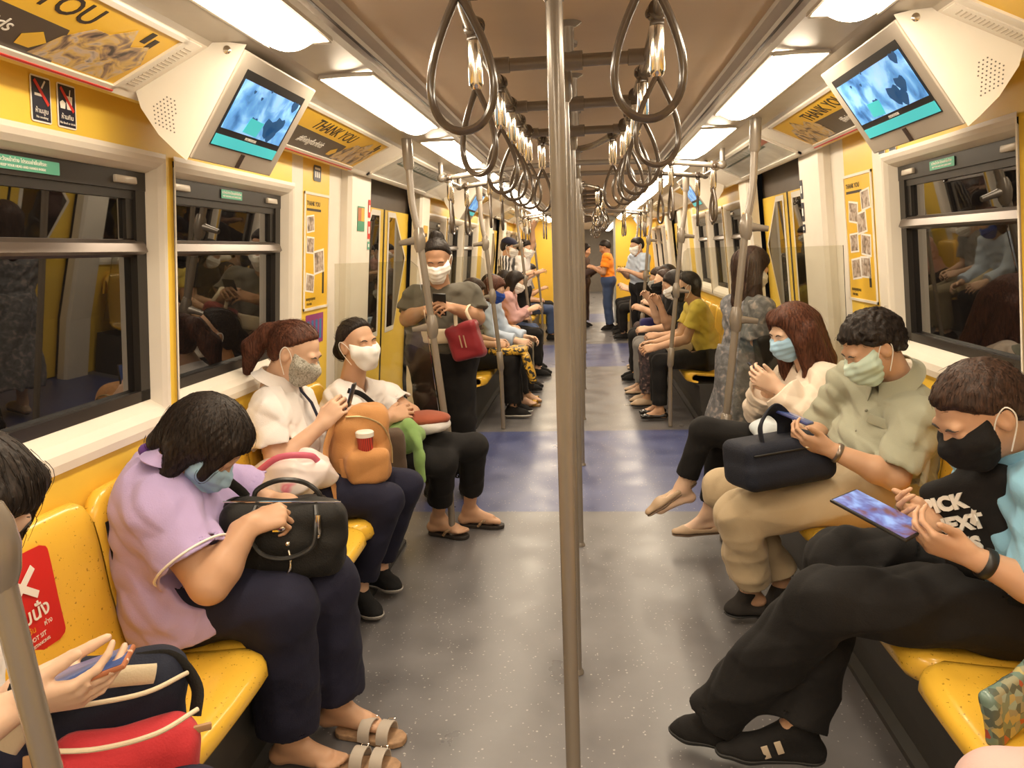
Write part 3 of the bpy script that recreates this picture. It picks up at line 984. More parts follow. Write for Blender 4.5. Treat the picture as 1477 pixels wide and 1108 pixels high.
def poster(s, y, z, w, h, lb, spots):
    t, F = sticker('poster', lb, s, y, z, w, h, ADY, 'yellow wall posters by the doors', .004, .003)
    m = MB()
    for x, yy, a, b in ((-.012, -.012, w + .024, .012), (-.012, h, w + .024, .012), (-.012, -.012, .012, h + .024), (w, -.012, .012, h + .024)): F.rect(m, x, yy, a, b, .0, .005)
    obj('frame', m, WPL, t, smooth=False)
    m1, m2 = MB(), MB()
    for cx, cy, a, ang in spots:
        c, d = math.cos(ang), math.sin(ang)
        q = lambda k: [(cx + (x * c - y2 * d) * k, cy + (x * d + y2 * c) * k) for x, y2 in ((-a, -a * .8), (a, -a * .8), (a, a * .8), (-a, a * .8))]
        F.poly(m1, q(1.12), .0012, .0006); F.poly(m2, q(.92), .0019, .0006)
    obj('photo_border', m1, WINK, t, smooth=False); obj('small_photo', m2, PHOTO2, t, smooth=False)
    F.text('THANK YOU', .03, INK, .02, h - .05, t, .0016, bold=.0004)
    m = MB(); F.rect(m, .02, h - .075, w * .6, .012, .0013, .0005); obj('print', m, INK, t, smooth=False)
    F.text('ขอบคุณทุกคน', .022, INK, .02, .035, t, .0016); F.text('FOR KIDS', .016, INK, .03, .012, t, .0016)
    m = MB(); F.poly(m, [(w * .76, .06), (w * .84, .06), (w * .84, .16), (w * .80, .20), (w * .76, .16)], .0013, .0005)
    obj('printed_bottle', m, INK, t, smooth=False)
    return t


poster(-1, 3.462, 1.245, .315, .535, 'yellow photo poster left of the left doors', ((.07, .40, .045, .1), (.07, .30, .045, -.05), (.19, .22, .065, .1), (.07, .12, .05, -.12)))
poster(1, 3.795, 1.20, .335, .56, 'yellow photo poster right of the right doors', ((.26, .45, .05, .1), (.10, .40, .055, -.1), (.20, .35, .055, .12), (.09, .26, .05, .05), (.24, .25, .055, -.08), (.10, .14, .055, .1), (.22, .15, .055, .0)))
t, F = sticker('striped_sticker', 'purple and blue striped poster below the left photo poster', -1, 3.49, 1.06, .24, .15, mat('purple_print', (.32, .06, .22), .4), r=.004)
m = MB()
for q in range(4): F.rect(m, .02 + q * .055, .02, .028, .10, .0012, .0006)
obj('blue_stripes', m, mat('blue_print', (.05, .20, .42), .4), t, smooth=False)
t, F = sticker('crest_sticker', 'small navy shield sticker above the left photo poster', -1, 3.57, 1.845, .10, .075, NAVY, r=.012)
m = MB()
for q in range(3): F.rect(m, .018 + q * .024, .018, .014, .028, .0012, .0006)
F.rect(m, .015, .054, .07, .010, .0012, .0006)
obj('white_marks', m, WINK, t, smooth=False)
for i, y in enumerate((3.36, 3.25)):
    t, F = sticker('sign_sticker', 'small navy sticker under the right screen, %s of two' % ('farther' if i == 0 else 'nearer'), 1, y, 1.812, .07, .09, WINK)
    m = MB(); F.rect(m, .005, .005, .06, .08, .0012, .0006); obj('navy_field', m, NAVY, t, smooth=False)
    m = MB(); F.rect(m, .02, .03, .03, .03, .0018, .0006); obj('pictogram', m, RED, t, smooth=False)

# stickers on the pocket covers
PX = .057
t, F = sticker('sign_sticker', 'green and orange safety sticker on the white panel beside the left doors', -1, 4.10, 1.62, .13, .135, mat('green_print', (.06, .27, .16), .4), n=PX)
m = MB(); F.rect(m, .006, .055, .055, .072, .0012, .0006); obj('red_field', m, mat('brick_print', (.45, .14, .06), .4), t, smooth=False)
m = MB(); F.rect(m, .066, .055, .055, .072, .0012, .0006); obj('orange_field', m, mat('orange_print', (.80, .36, .04), .4), t, smooth=False)
for s in SIDES:
    y = 4.30 if s < 0 else 4.345
    for i, (z, h) in enumerate(((1.70, .10), (1.58, .10), (1.52, .045))):
        t, F = sticker('sign_sticker', '%s narrow door warning sticker on the edge of the %s door panel' % (('upper', 'middle', 'lower')[i], SN[s]), s, y, z, .045, h, NAVY if s > 0 else (RED, RED, GREEN)[i], n=PX, r=.003)
        m = MB(); F.rect(m, .010, h * .3, .025, h * .4, .0012, .0006); obj('pictogram', m, WINK, t, smooth=False)
for k in (0, 1):
    for s in SIDES:
        y = PER * k + (5.80 if s < 0 else 5.93)
        t, F = sticker('sign_sticker', 'square orange hand-warning sticker beyond the %s %s doors' % (('nearest', 'second')[k], SN[s]), s, y, 1.56, .14, .14, mat('orange_yellow_print', (.82, .42, .05), .4), n=PX)
        m = MB(); F.poly(m, [(.03, .06), (.06, .085), (.11, .08), (.115, .06), (.07, .05)], .0012, .0006); obj('pictogram', m, INK, t, smooth=False)


def seat_sticker(s, yc, lb):
    """Red do-not-sit sticker that follows the dished seat back."""
    t = thing('seat_sticker', lb, 'sticker', (s * 1.28, yc, .7), 'red do-not-sit stickers')
    zs, us = [.60, .68, .76, .82], [.440, .447, .452, .457]

    def X(y, z): return s * (.825 + float(np.interp(z, zs, us)) + .013 * math.cos(min(1, abs(y - yc + .065) / .224) * PI / 2) ** 1.2 - .0015)
    w, h, z0 = .20, .245, .578
    m = MB()

    def fn(u, v):
        e = .022
        y = (u - .5) * w; z = z0 + v * h
        q = min(v, 1 - v) * h
        if q < e: y *= 1 - (e - math.sqrt(max(0, e * e - (e - q) ** 2))) / (w / 2)
        return (X(yc + y, z), yc + y, z)
    m.grid(fn, 10, 28)
    bm_ = obj('sheet', m, mat('red_sticker', (.62, .022, .018), .4, var=.03), t)
    O = V3c(X(yc, z0), yc, z0); U = nrm0(V3c(X(yc, z0 + h), yc, z0 + h) - O); R = V3c(0, -s, 0)
    O = O - R * w / 2 + V3c(-s * .0045, 0, 0)
    F = Frame(O, R, U)
    m = MB()
    for q in SIDES: F.poly(m, [(.10 + (a * .80 - q * b * .60), .170 + (q * a * .60 + b * .80) * 1.05) for a, b in ((-.055, -.0085), (.055, -.0085), (.055, .0085), (-.055, .0085))], .0, .0008 + (q > 0) * .0003)
    obj('cross_mark', m, WINK, t, smooth=False)
    F.text('\u0e2b\u0e49\u0e32\u0e21\u0e19\u0e31\u0e48\u0e07', .050, WINK, .10, .080, t, .0005, 'CENTER', .0007)
    F.text('\u0e0a\u0e48\u0e27\u0e22', .018, WINK, .042, .055, t, .0005, 'CENTER')
    F.text('\u0e40\u0e27\u0e49\u0e19', .020, mat('orange_ink', (.80, .35, .03), .5, var=0), .10, .055, t, .0005, 'CENTER')
    F.text('\u0e2b\u0e48\u0e32\u0e07', .018, WINK, .155, .055, t, .0005, 'CENTER')
    F.text('DO NOT SIT', .015, WINK, .10, .034, t, .0005, 'CENTER')
    F.text('SOCIAL DISTANCING', .0105, WINK, .10, .018, t, .0005, 'CENTER')


V3c = lambda *a: np.array(a, float)
nrm0 = lambda v: v / np.linalg.norm(v)
seat_sticker(-1, 1.51, 'red do-not-sit sticker with a white cross on the empty left seat')
seat_sticker(1, 2.42, 'red do-not-sit sticker half hidden behind the light blue polo')


# ------------------------------------------------------------------ soft bodies: distance fields meshed with surface nets
def V3(*a): return np.array(a[0] if len(a) == 1 else a, float)
def nrm(v): v = np.asarray(v, float); return v / max(np.linalg.norm(v), 1e-9)
def lerp(a, b, t): return np.asarray(a, float) * (1 - t) + np.asarray(b, float) * t


class Field:
    def __init__(s, lo, hi, h):
        s.h = h; s.lo = np.asarray(lo, float)
        n = np.maximum(4, np.ceil((np.asarray(hi, float) - s.lo) / h).astype(int) + 1)
        s.ax = [(s.lo[i] + h * np.arange(n[i])).astype(np.float32) for i in range(3)]
        s.f = np.full(n, .5, np.float32)

    def win(s, lo, hi):
        sl = []
        for i in range(3):
            a = max(0, int(math.floor((lo[i] - s.lo[i]) / s.h))); b = min(len(s.ax[i]), int(math.ceil((hi[i] - s.lo[i]) / s.h)) + 1)
            if a >= b: return None
            sl.append(slice(a, b))
        return tuple(sl)

    def xyz(s, w): return s.ax[0][w[0]][:, None, None], s.ax[1][w[1]][None, :, None], s.ax[2][w[2]][None, None, :]

    def put(s, w, d, k, op):
        f = s.f[w]
        if op == 'sub':
            d = -d
            s.f[w] = np.maximum(f, d) + np.maximum(k - np.abs(f - d), 0) ** 2 / (4 * k) if k else np.maximum(f, d)
        elif op == 'and':
            s.f[w] = np.maximum(f, d)
        else:
            s.f[w] = np.minimum(f, d) - np.maximum(k - np.abs(f - d), 0) ** 2 / (4 * k) if k else np.minimum(f, d)

    def cap(s, a, b, ra, rb=None, k=.02, cut=None, flat=None, op='add'):
        a, b = V3(a), V3(b); rb = ra if rb is None else rb
        pad = k + 2.5 * s.h; rm = max(ra, rb) + pad
        w = s.win(np.minimum(a, b) - rm, np.maximum(a, b) + rm)
        if w is None: return s
        X, Y, Z = s.xyz(w); d = b - a; L = max(d @ d, 1e-10)
        px, py, pz = X - a[0], Y - a[1], Z - a[2]
        t = np.clip((px * d[0] + py * d[1] + pz * d[2]) / L, 0, 1)
        qx, qy, qz = px - t * d[0], py - t * d[1], pz - t * d[2]
        if flat is not None:
            n, sc = nrm(flat[0]), flat[1]
            e = (qx * n[0] + qy * n[1] + qz * n[2]) * (1 / sc - 1)
            qx, qy, qz = qx + n[0] * e, qy + n[1] * e, qz + n[2] * e
        D = np.sqrt(qx * qx + qy * qy + qz * qz) - (ra + (rb - ra) * t)
        if flat is not None: D = D * min(1, flat[1] + .15)
        for p, n in (cut or []):
            n = nrm(n); D = np.maximum(D, (X - p[0]) * n[0] + (Y - p[1]) * n[1] + (Z - p[2]) * n[2])
        s.put(w, D, k, op)
        return s

    def ell(s, c, r, R=None, k=.02, op='add', cut=None):
        c = V3(c); r = V3(r); R = np.eye(3) if R is None else R
        rm = np.abs(R) @ r + k + 2.5 * s.h
        w = s.win(c - rm, c + rm)
        if w is None: return s
        X, Y, Z = s.xyz(w); px, py, pz = X - c[0], Y - c[1], Z - c[2]
        q = [(px * R[0, i] + py * R[1, i] + pz * R[2, i]) for i in range(3)]
        k0 = np.sqrt(sum((q[i] / r[i]) ** 2 for i in range(3))); k1 = np.sqrt(sum((q[i] / r[i] ** 2) ** 2 for i in range(3)))
        D = k0 * (k0 - 1) / np.maximum(k1, 1e-6)
        for p, n in (cut or []):
            n = nrm(n); D = np.maximum(D, (X - p[0]) * n[0] + (Y - p[1]) * n[1] + (Z - p[2]) * n[2])
        s.put(w, D, k, op)
        return s

    def rbox(s, c, half, R=None, r=.01, k=.01, op='add'):
        c = V3(c); half = V3(half); R = np.eye(3) if R is None else R
        rm = np.abs(R) @ half + k + 2.5 * s.h
        w = s.win(c - rm, c + rm)
        if w is None: return s
        X, Y, Z = s.xyz(w); px, py, pz = X - c[0], Y - c[1], Z - c[2]
        q = [np.abs(px * R[0, i] + py * R[1, i] + pz * R[2, i]) - (half[i] - r) for i in range(3)]
        D = np.sqrt(sum(np.maximum(e, 0) ** 2 for e in q)) + np.minimum(np.maximum(np.maximum(q[0], q[1]), q[2]), 0) - r
        s.put(w, D, k, op)
        return s

    def plane(s, p, n):
        """Keep the side the normal points away from."""
        n = nrm(n); w = (slice(None),) * 3; X, Y, Z = s.xyz(w)
        s.f = np.maximum(s.f, ((X - p[0]) * n[0] + (Y - p[1]) * n[1] + (Z - p[2]) * n[2]).astype(np.float32))
        return s

    def near_plane(s, p, n, c, r):
        n = nrm(n); X, Y, Z = s.xyz((slice(None),) * 3)
        d = (X - p[0]) * n[0] + (Y - p[1]) * n[1] + (Z - p[2]) * n[2]
        s.f = np.maximum(s.f, np.minimum(d, r - np.sqrt((X - c[0]) ** 2 + (Y - c[1]) ** 2 + (Z - c[2]) ** 2)).astype(np.float32))
        return s

    def pts(s, band):
        i = np.nonzero(np.abs(s.f) < band)
        return i, np.stack([s.ax[q][i[q]] for q in range(3)], 1)

    def folds(s, amp, freq, seed=0, stretch=None, band=.03):
        """Soft irregular folds; stretch = direction along which the folds run."""
        rs = np.random.RandomState(seed); i, P = s.pts(band)
        if not len(P): return s
        P = P.astype(np.float64)
        if stretch is not None:
            n = nrm(stretch); P = P - np.outer(P @ n, n) * .75
        wv = np.zeros(len(P))
        P2 = P + .018 * np.sin(P[:, [1, 2, 0]] * freq * .7 + rs.rand(3) * 6)
        for q in range(6):
            d = nrm(rs.randn(3)); f2 = freq * (.6 + rs.rand())
            wv += (1 - 2 * np.abs(np.sin(P2 @ d * f2 + rs.rand() * 6.3))) * (.9 if q % 2 else -.9)
        s.f[i] += (amp * wv / 2.6).astype(np.float32)
        return s

    def mesh(s):
        f = s.f; neg = f < 0
        c = neg[:-1, :-1, :-1]
        anyc = np.zeros(c.shape, bool); allc = np.ones(c.shape, bool)
        off = [(i, j, k) for i in (0, 1) for j in (0, 1) for k in (0, 1)]
        nx, ny, nz = c.shape
        for i, j, k in off:
            q = neg[i:i + nx, j:j + ny, k:k + nz]; anyc |= q; allc &= q
        act = np.argwhere(anyc & ~allc)
        if not len(act): return None
        val = np.stack([f[act[:, 0] + i, act[:, 1] + j, act[:, 2] + k] for i, j, k in off], 1)
        acc = np.zeros((len(act), 3)); cnt = np.zeros(len(act))
        O = np.array(off, float)
        for a in range(8):
            for b in range(a + 1, 8):
                if np.abs(O[a] - O[b]).sum() != 1: continue
                va, vb = val[:, a], val[:, b]; m = (va < 0) != (vb < 0)
                t = np.where(m, va / np.where(m, va - vb, 1), 0)
                acc += m[:, None] * (O[a] + t[:, None] * (O[b] - O[a])); cnt += m
        V = s.lo + s.h * (act + acc / cnt[:, None])
        idx = np.full(c.shape, -1, np.int32); idx[act[:, 0], act[:, 1], act[:, 2]] = np.arange(len(act))
        F = []
        for ax in range(3):
            sl0 = [slice(1, -1)] * 3; sl1 = [slice(1, -1)] * 3
            sl0[ax] = slice(0, -1); sl1[ax] = slice(1, None)
            a, b = neg[tuple(sl0)], neg[tuple(sl1)]
            e = np.argwhere(a != b)
            if not len(e): continue
            e0 = e.copy()
            for q in range(3):
                if q != ax: e0[:, q] += 1
            u, v = [(1, 2), (2, 0), (0, 1)][ax]
            def g(du, dv):
                z = e0.copy(); z[:, u] += du; z[:, v] += dv
                return idx[z[:, 0], z[:, 1], z[:, 2]]
            Q = np.stack([g(-1, -1), g(0, -1), g(0, 0), g(-1, 0)], 1)
            fl = ~a[e[:, 0], e[:, 1], e[:, 2]]
            Q[fl] = Q[fl][:, ::-1]
            F.append(Q)
        F = np.concatenate(F); F = F[(F >= 0).all(1)]
        return V, F


def soft(name, fld, m, parent=None, base=None, smooth_it=1):
    """Mesh a field into one object (a light Laplacian pass takes the grid marks off)."""
    r = fld.mesh()
    if r is None: return None
    V, F = r
    for _ in range(smooth_it):
        A = np.zeros_like(V); c = np.zeros(len(V))
        for a, b in ((0, 1), (1, 2), (2, 3), (3, 0)):
            np.add.at(A, F[:, a], V[F[:, b]]); np.add.at(c, F[:, a], 1)
            np.add.at(A, F[:, b], V[F[:, a]]); np.add.at(c, F[:, b], 1)
        V = .5 * V + .5 * A / np.maximum(c, 1)[:, None]
    off = BASE[parent.name] if parent is not None else V3(base)
    me = bpy.data.meshes.new(name)
    me.vertices.add(len(V)); me.vertices.foreach_set('co', (V - off).astype(np.float32).ravel())
    me.loops.add(4 * len(F)); me.polygons.add(len(F))
    me.polygons.foreach_set('loop_start', np.arange(0, 4 * len(F), 4, dtype=np.int32))
    me.loops.foreach_set('vertex_index', F.astype(np.int32).ravel())
    me.update(calc_edges=True)
    me.polygons.foreach_set('use_smooth', np.ones(len(F), bool))
    me.materials.append(m)
    o = bpy.data.objects.new(name, me); COL.objects.link(o)
    if parent is not None: o.parent = parent
    else: o.location = off
    BASE[o.name] = off
    return o


# ------------------------------------------------------------------ people
def skin_mat(tone):
    key = 'skin_%02d%02d%02d' % tuple(int(c * 99) for c in tone)
    m = mat(key, tone, .46, var=.05, vs=14, spec=.4)
    b = m.node_tree.nodes['Principled BSDF']
    b.inputs['Subsurface Weight'].default_value = .08
    b.inputs['Subsurface Radius'].default_value = (.01, .004, .002)
    return m


SK1, SK2, SK3, SK4 = (.66, .42, .285), (.56, .33, .205), (.44, .24, .14), (.73, .50, .36)
HB = hair_mat('black_hair', (.010, .007, .006), (.035, .024, .018))
HD = hair_mat('dark_brown_hair', (.018, .010, .007), (.075, .038, .024))
HR = hair_mat('reddish_brown_hair', (.040, .014, .008), (.15, .055, .03))


def cloth(name, col, rough=.8, var=.05, bump=.12, bs=240): return mat(name, col, rough, var=var, vs=5, bump=bump, bs=bs, spec=.2, sheen=.12 if max(col) > .08 else .02)


class Person:
    def __init__(s, J, h=.0045, w=1., hs=1., tone=SK1, hand=1., hands=None):
        s.hands = hands or {}
        s.J = {k: V3(v) for k, v in J.items()}; s.h = h; s.w = w; s.hs = hs; s.tone = tone; s.hand = hand
        J = s.J
        s.hf = nrm(J['hf']); u = J.get('hu', V3(0, 0, 1)); u = u - s.hf * (u @ s.hf); s.hu = nrm(u)
        s.R = np.stack([np.cross(s.hf, s.hu), s.hf, s.hu], 1)          # right, forward, up of the head
        s.lat = nrm(J['sl'] - J['sr'])
        ax = J['nk'] - J['pv']; s.axis = nrm(ax)
        s.fw = nrm(np.cross(s.lat, s.axis)) * -1
        if s.fw @ s.hf < 0: s.fw = -s.fw
        s.ch = J['pv'] + ax * .66; s.bl = J['pv'] + ax * .32

    def H(s, x, y, z): return s.J['hd'] + s.R @ (V3(x, y, z) * s.hs)

    def box(s, keys, pad):
        P = np.array([s.J[k] for k in keys if k in s.J]); return P.min(0) - pad, P.max(0) + pad

    # -------- body
    def head_field(s, F, off=0., feat=True):
        R, hs = s.R, s.hs
        o = off / hs
        E = lambda c, r, k, op='add': F.ell(s.H(*c), (V3(r) + (o if op == 'add' else 0)) * hs, R, k, op)
        E((0, -.014, .030), (.074, .094, .085), .02)
        E((0, .028, -.040), (.057, .062, .072), .035)
        F.cap(s.H(-.018, .062, -.095), s.H(.018, .062, -.095), (.019 + o) * hs, k=.022)
        F.cap(s.H(-.050, .045, -.03), s.H(-.030, .072, -.028), (.026 + o) * hs, k=.02)
        F.cap(s.H(.050, .045, -.03), s.H(.030, .072, -.028), (.026 + o) * hs, k=.02)
        F.cap(s.H(0, .084, .006), s.H(0, .101, -.030), (.0085 + o) * hs, (.0135 + o) * hs, k=.010)
        if feat:
            F.cap(s.H(-.036, .076, .024), s.H(.036, .076, .024), .012 * hs, k=.014)
            for q in SIDES:
                F.cap(s.H(q * .012, .094, -.034), s.H(q * .015, .090, -.034), .0085 * hs, k=.006)
                E((q * .032, .098, .003), (.017, .016, .011), .010, 'sub')
                E((q * .031, .0735, .003), (.0165, .0135, .0125), .003)
                ear = s.H(q * .077, -.010, -.004)
                er = np.stack([nrm(R @ V3(1, .35 * q, 0)), nrm(R @ V3(-.35 * q, 1, .1)), R[:, 2]], 1)
                F.ell(ear, V3(.0095, .020, .033) * hs, er, .006)
                F.ell(s.H(q * .086, -.004, .002), V3(.007, .010, .018) * hs, er, .004, 'sub')
            E((0, .088, -.062), (.024, .011, .0085), .007)
            E((0, .087, -.072), (.019, .010, .008), .005)

    def hand_field(s, F, side, A):
        J, q = s.J, s.hand
        wv = J['w' + side]; d = nrm(A['d']); n = V3(A['n']); n = nrm(n - d * (n @ d))
        y = np.cross(n, d) if side == 'r' else np.cross(d, n)
        P = lambda v: wv + q * (d * v[0] + y * v[1] + n * v[2])
        D = lambda v: d * v[0] + y * v[1] + n * v[2]
        F.cap(P((-.03, 0, 0)), P((.012, 0, 0)), .0255 * q, .027 * q, k=.012, flat=(n, .72))
        F.cap(P((.02, -.004, -.002)), P((.06, .0, -.002)), .033 * q, .036 * q, k=.012, flat=(n, .42))
        c = A.get('curl', (35, 45)); c = [c] * 4 if not isinstance(c[0], (tuple, list)) else c
        fan = A.get('fan', .06)
        for i, (yk, xk, Ls) in enumerate(((.030, .088, (.041, .026, .021)), (.0105, .093, (.045, .029, .022)), (-.0095, .089, (.042, .027, .021)), (-.029, .080, (.033, .021, .018)))):
            F.cap(P((.02, yk * .6, 0)), P((xk, yk, 0)), .0125 * q, .0100 * q, k=.010)
            p = V3(xk, yk, 0); a = 0; r = .0090 if i < 3 else .0080
            for L, da in zip(Ls, (c[i][0], c[i][1], c[i][1] * .6)):
                a += math.radians(da)
                e = p + L * V3(math.cos(a), fan * (1.5 - i), -math.sin(a))
                F.cap(P(p), P(e), r * q, (r - .0011) * q, k=.003); p = e; r -= .0010
        tb = A.get('thumb', (.75, .35, -.45)); t2 = A.get('thumb2', tb)
        p0, p1 = V3(.016, .020, -.008), V3(.046, .042, -.018)
        F.cap(P(p0), P(p1), .0165 * q, .0125 * q, k=.012)
        p2 = p1 + .034 * nrm(tb); p3 = p2 + .027 * nrm(t2)
        F.cap(P(p1), P(p2), .0118 * q, .0102 * q, k=.004); F.cap(P(p2), P(p3), .0102 * q, .0082 * q, k=.003)

    def torso(s, F, o, k=.05, top=True, sh=True):
        J, w, lat = s.J, s.w, s.lat
        fl = (s.fw, .86)
        F.cap(s.ch - lat * .085, s.ch + lat * .085, .098 * w + o, k=k, flat=fl)
        up = s.J['pv'] + (J['nk'] - J['pv']) * .82
        F.cap(up - lat * .075, up + lat * .075, .078 * w + o, k=k, flat=fl)
        F.cap(s.bl - lat * .055 + s.fw * .01, s.bl + lat * .055 + s.fw * .01, .100 * w + s.J.get('belly', V3((0.,)))[0] + o, k=k)
        F.cap(J['pv'] - lat * .07, J['pv'] + lat * .07, .105 * w + o, k=k)
        if 'bust' in J:
            b = s.ch + s.fw * J['bust'][0] + s.axis * .01
            F.cap(b - lat * .07, b + lat * .07, .062 * w + o, k=.05)
        if top:
            for q in 'rl':
                F.cap(lerp(J['nk'], J['s' + q], .25) - s.axis * .02, J['s' + q], .052 * w + o, .056 * w + o, k=.035)

    def body(s, label, skip=(), bare='', neck=.053):
        J, w = s.J, s.w
        lo, hi = s.box([k for k in J if len(k) == 2 and k not in ('hf', 'hu')], .17)
        F = Field(lo, hi, s.h)
        s.head_field(F)
        F.cap(s.H(0, -.022, -.055), J['nk'], neck, neck + .008, k=.03)
        s.torso(F, -.034, .02)
        for q in 'rl':
            S, E_, W = J['s' + q], J['e' + q], J['w' + q]
            F.cap(S, E_, .047 * w, .039 * w, k=.025)
            m = lerp(E_, W, .28)
            F.cap(E_, m, .038 * w, .0405 * w, k=.02); F.cap(m, W, .0405 * w, .0255 * w ** .5, k=.02)
            if q in s.hands: s.hand_field(F, q, s.hands[q])
            if 'legs' not in skip:
                Hp, K, A = J['h' + q], J['k' + q], J['a' + q]
                F.cap(Hp, K, .064 * w, .044 * w, k=.02)
                c = lerp(K, A, .3); F.cap(K, c, .041 * w, .044 * w, k=.015); F.cap(c, A, .044 * w, .032, k=.015)
                T = J['t' + q]; d = nrm(T - A); fl = nrm(V3(T[0] - A[0], T[1] - A[1], 0)); L = np.linalg.norm((T - A)[:2])
                heel = A - fl * .035 + V3(0, 0, -.055 * (1 if A[2] > .05 else 1))
                up = V3(0, 0, 1)
                if 'up' + q in J: up = J['up' + q]
                ball = lerp(A, T, .68); ball[2] = min(ball[2], T[2] + .012)
                g = 1 if q in bare else .80
                F.cap(A, heel, .033 * g, .029 * g, k=.02); F.cap(heel, ball, .027 * g, .027 * g, k=.02, flat=(up, .8)); F.cap(A, ball, .030 * g, .024 * g, k=.03)
                side = np.cross(up, fl) * (1 if q == 'l' else -1)
                if q in bare:
                    for i, (oy, L2, r) in enumerate(((-.026, .026, .0125), (-.006, .024, .0095), (.010, .018, .009), (.023, .010, .0085), (.034, 0, .008))):
                        b0 = ball + side * oy * .9 - fl * .0; F.cap(b0, b0 + fl * (.028 + L2) + V3(0, 0, -.006), r + .002, r, k=.006)
                else:
                    F.cap(ball, lerp(ball, T, .6), .019, .013, k=.02, flat=(up, .7))
        if bare or 'cutfloor' in J:
            F.plane((0, 0, J.get('floor', V3((.004,)))[0]), (0, 0, -1))
        s.obj = soft('person', F, skin_mat(s.tone), base=(J['pv'][0], J['pv'][1], 0))
        tag(s.obj, label, 'person')
        return s.obj

    def face(s, brow=INK, lash=True):
        """Eyebrows, lash lines and lips laid on the surface of the head."""
        from mathutils.bvhtree import BVHTree
        me = s.obj.data
        T = BVHTree.FromPolygons([v.co + s.obj.location for v in me.vertices], [p.vertices[:] for p in me.polygons])

        def hit(x, z, e):
            o = s.H(x, .3, z); r = T.ray_cast(Vector(o), Vector(-s.hf), .5)
            return np.array(r[0]) + s.hf * e if r[0] is not None else s.H(x, .085, z)
        for q in SIDES:
            m = MB(); t = np.linspace(0, 1, 10); m.tube([hit(q * x, z, .0004) for x, z in zip(np.interp(t, [0, .33, .66, 1], [.013, .024, .036, .047]), np.interp(t, [0, .33, .66, 1], [.020, .0255, .0265, .021]))], np.interp(t, [0, .3, .7, 1], [.0018, .003, .0026, .0008]), 8); obj('eyebrow', m, brow, s.obj)
            if lash:
                m = MB(); m.tube([hit(q * x, z, .0003) for x, z in zip(np.interp(t, [0, .33, .66, 1], [.020, .026, .034, .041]), np.interp(t, [0, .33, .66, 1], [-.0015, -.0045, -.0045, -.001]))], np.interp(t, [0, .3, .7, 1], [.0006, .0014, .0014, .0006]), 6); obj('eyelashes', m, BLACK, s.obj)

    # -------- hair
    def hair(s, m, kind='short', thick=.014, line=None, amp=.0022, extra=None, seed=1, h=None, part=0.):
        R, hs = s.R, s.hs
        h = h or max(.0042, s.h)
        pts = [s.H(x, y, z) for x in (-.12, .12) for y in (-.14, .13) for z in (-.15, .15)]
        if extra: pts += [e[0] for e in extra] + [e[1] for e in extra]
        P = np.array(pts); F = Field(P.min(0) - .05, P.max(0) + .05, h)
        o = thick / hs
        F.ell(s.H(0, -.014, .030), (V3(.074, .094, .085) + o) * hs, R, .01)
        F.ell(s.H(0, -.030, -.01), (V3(.066, .070, .075) + o * .8) * hs, R, .03)
        L = line or {'short': [(-.13, -.072), (-.07, -.066), (-.035, -.035), (-.022, .0), (.012, .018), (.03, .036), (.055, .058), (.085, .072), (.12, .074)],
                     'back': [(-.13, -.085), (-.06, -.08), (-.035, -.05), (-.028, .0), (-.01, .022), (.015, .045), (.04, .072), (.065, .092), (.09, .105), (.12, .11)],
                     'bob': [(-.13, -.13), (-.06, -.13), (-.02, -.125), (.005, -.10), (.028, -.02), (.048, .03), (.07, .062), (.12, .07)]}[kind]
        i = np.nonzero(F.f < .03)
        Q = np.stack([F.ax[q][i[q]] for q in range(3)], 1) - s.J['hd']; Q = Q @ R / hs
        line_z = np.interp(Q[:, 1], [a for a, b in L], [b for a, b in L])
        keep = (line_z - Q[:, 2]) * .8 * hs
        f = F.f[i]; k = .026
        f = np.maximum(f, keep) + np.maximum(k - np.abs(f - keep), 0) ** 2 / (4 * k)
        F.f[i] = f
        for e in (extra or []):
            F.cap(e[0], e[1], e[2], e[3], k=e[4] if len(e) > 4 else .018, flat=e[5] if len(e) > 5 else None)
        i, P2 = F.pts(.02)
        Q = (P2 - s.J['hd']) @ R / hs
        rs = np.random.RandomState(seed)
        phi = np.arctan2(Q[:, 0] - part, Q[:, 1] + .02)
        sm = .5 * np.sin(Q[:, 2] * 38 + rs.rand() * 6) + .5 * np.sin(Q[:, 1] * 31 + Q[:, 0] * 27)
        if kind == 'short':
            wv = 0
            Q2 = Q + .012 * np.sin(Q[:, [1, 2, 0]] * 70 + rs.rand(3) * 6) + .008 * np.sin(Q[:, [2, 0, 1]] * 130 + rs.rand(3) * 6)
            for _ in range(7): wv = wv + np.sin(Q2 @ nrm(rs.randn(3)) * (110 + 120 * rs.rand()) + rs.rand() * 6.3)
            wv = wv * .3
        else:
            wv = .6 * np.sin(phi * 34 + 2.2 * sm) + .4 * np.sin(phi * 61 + 3 * sm)
        F.f[i] += (amp * wv).astype(np.float32)
        o = soft('hair', F, m, s.obj)
        if s.h < .0066: s.strands(o, kind, m, seed)
        return o

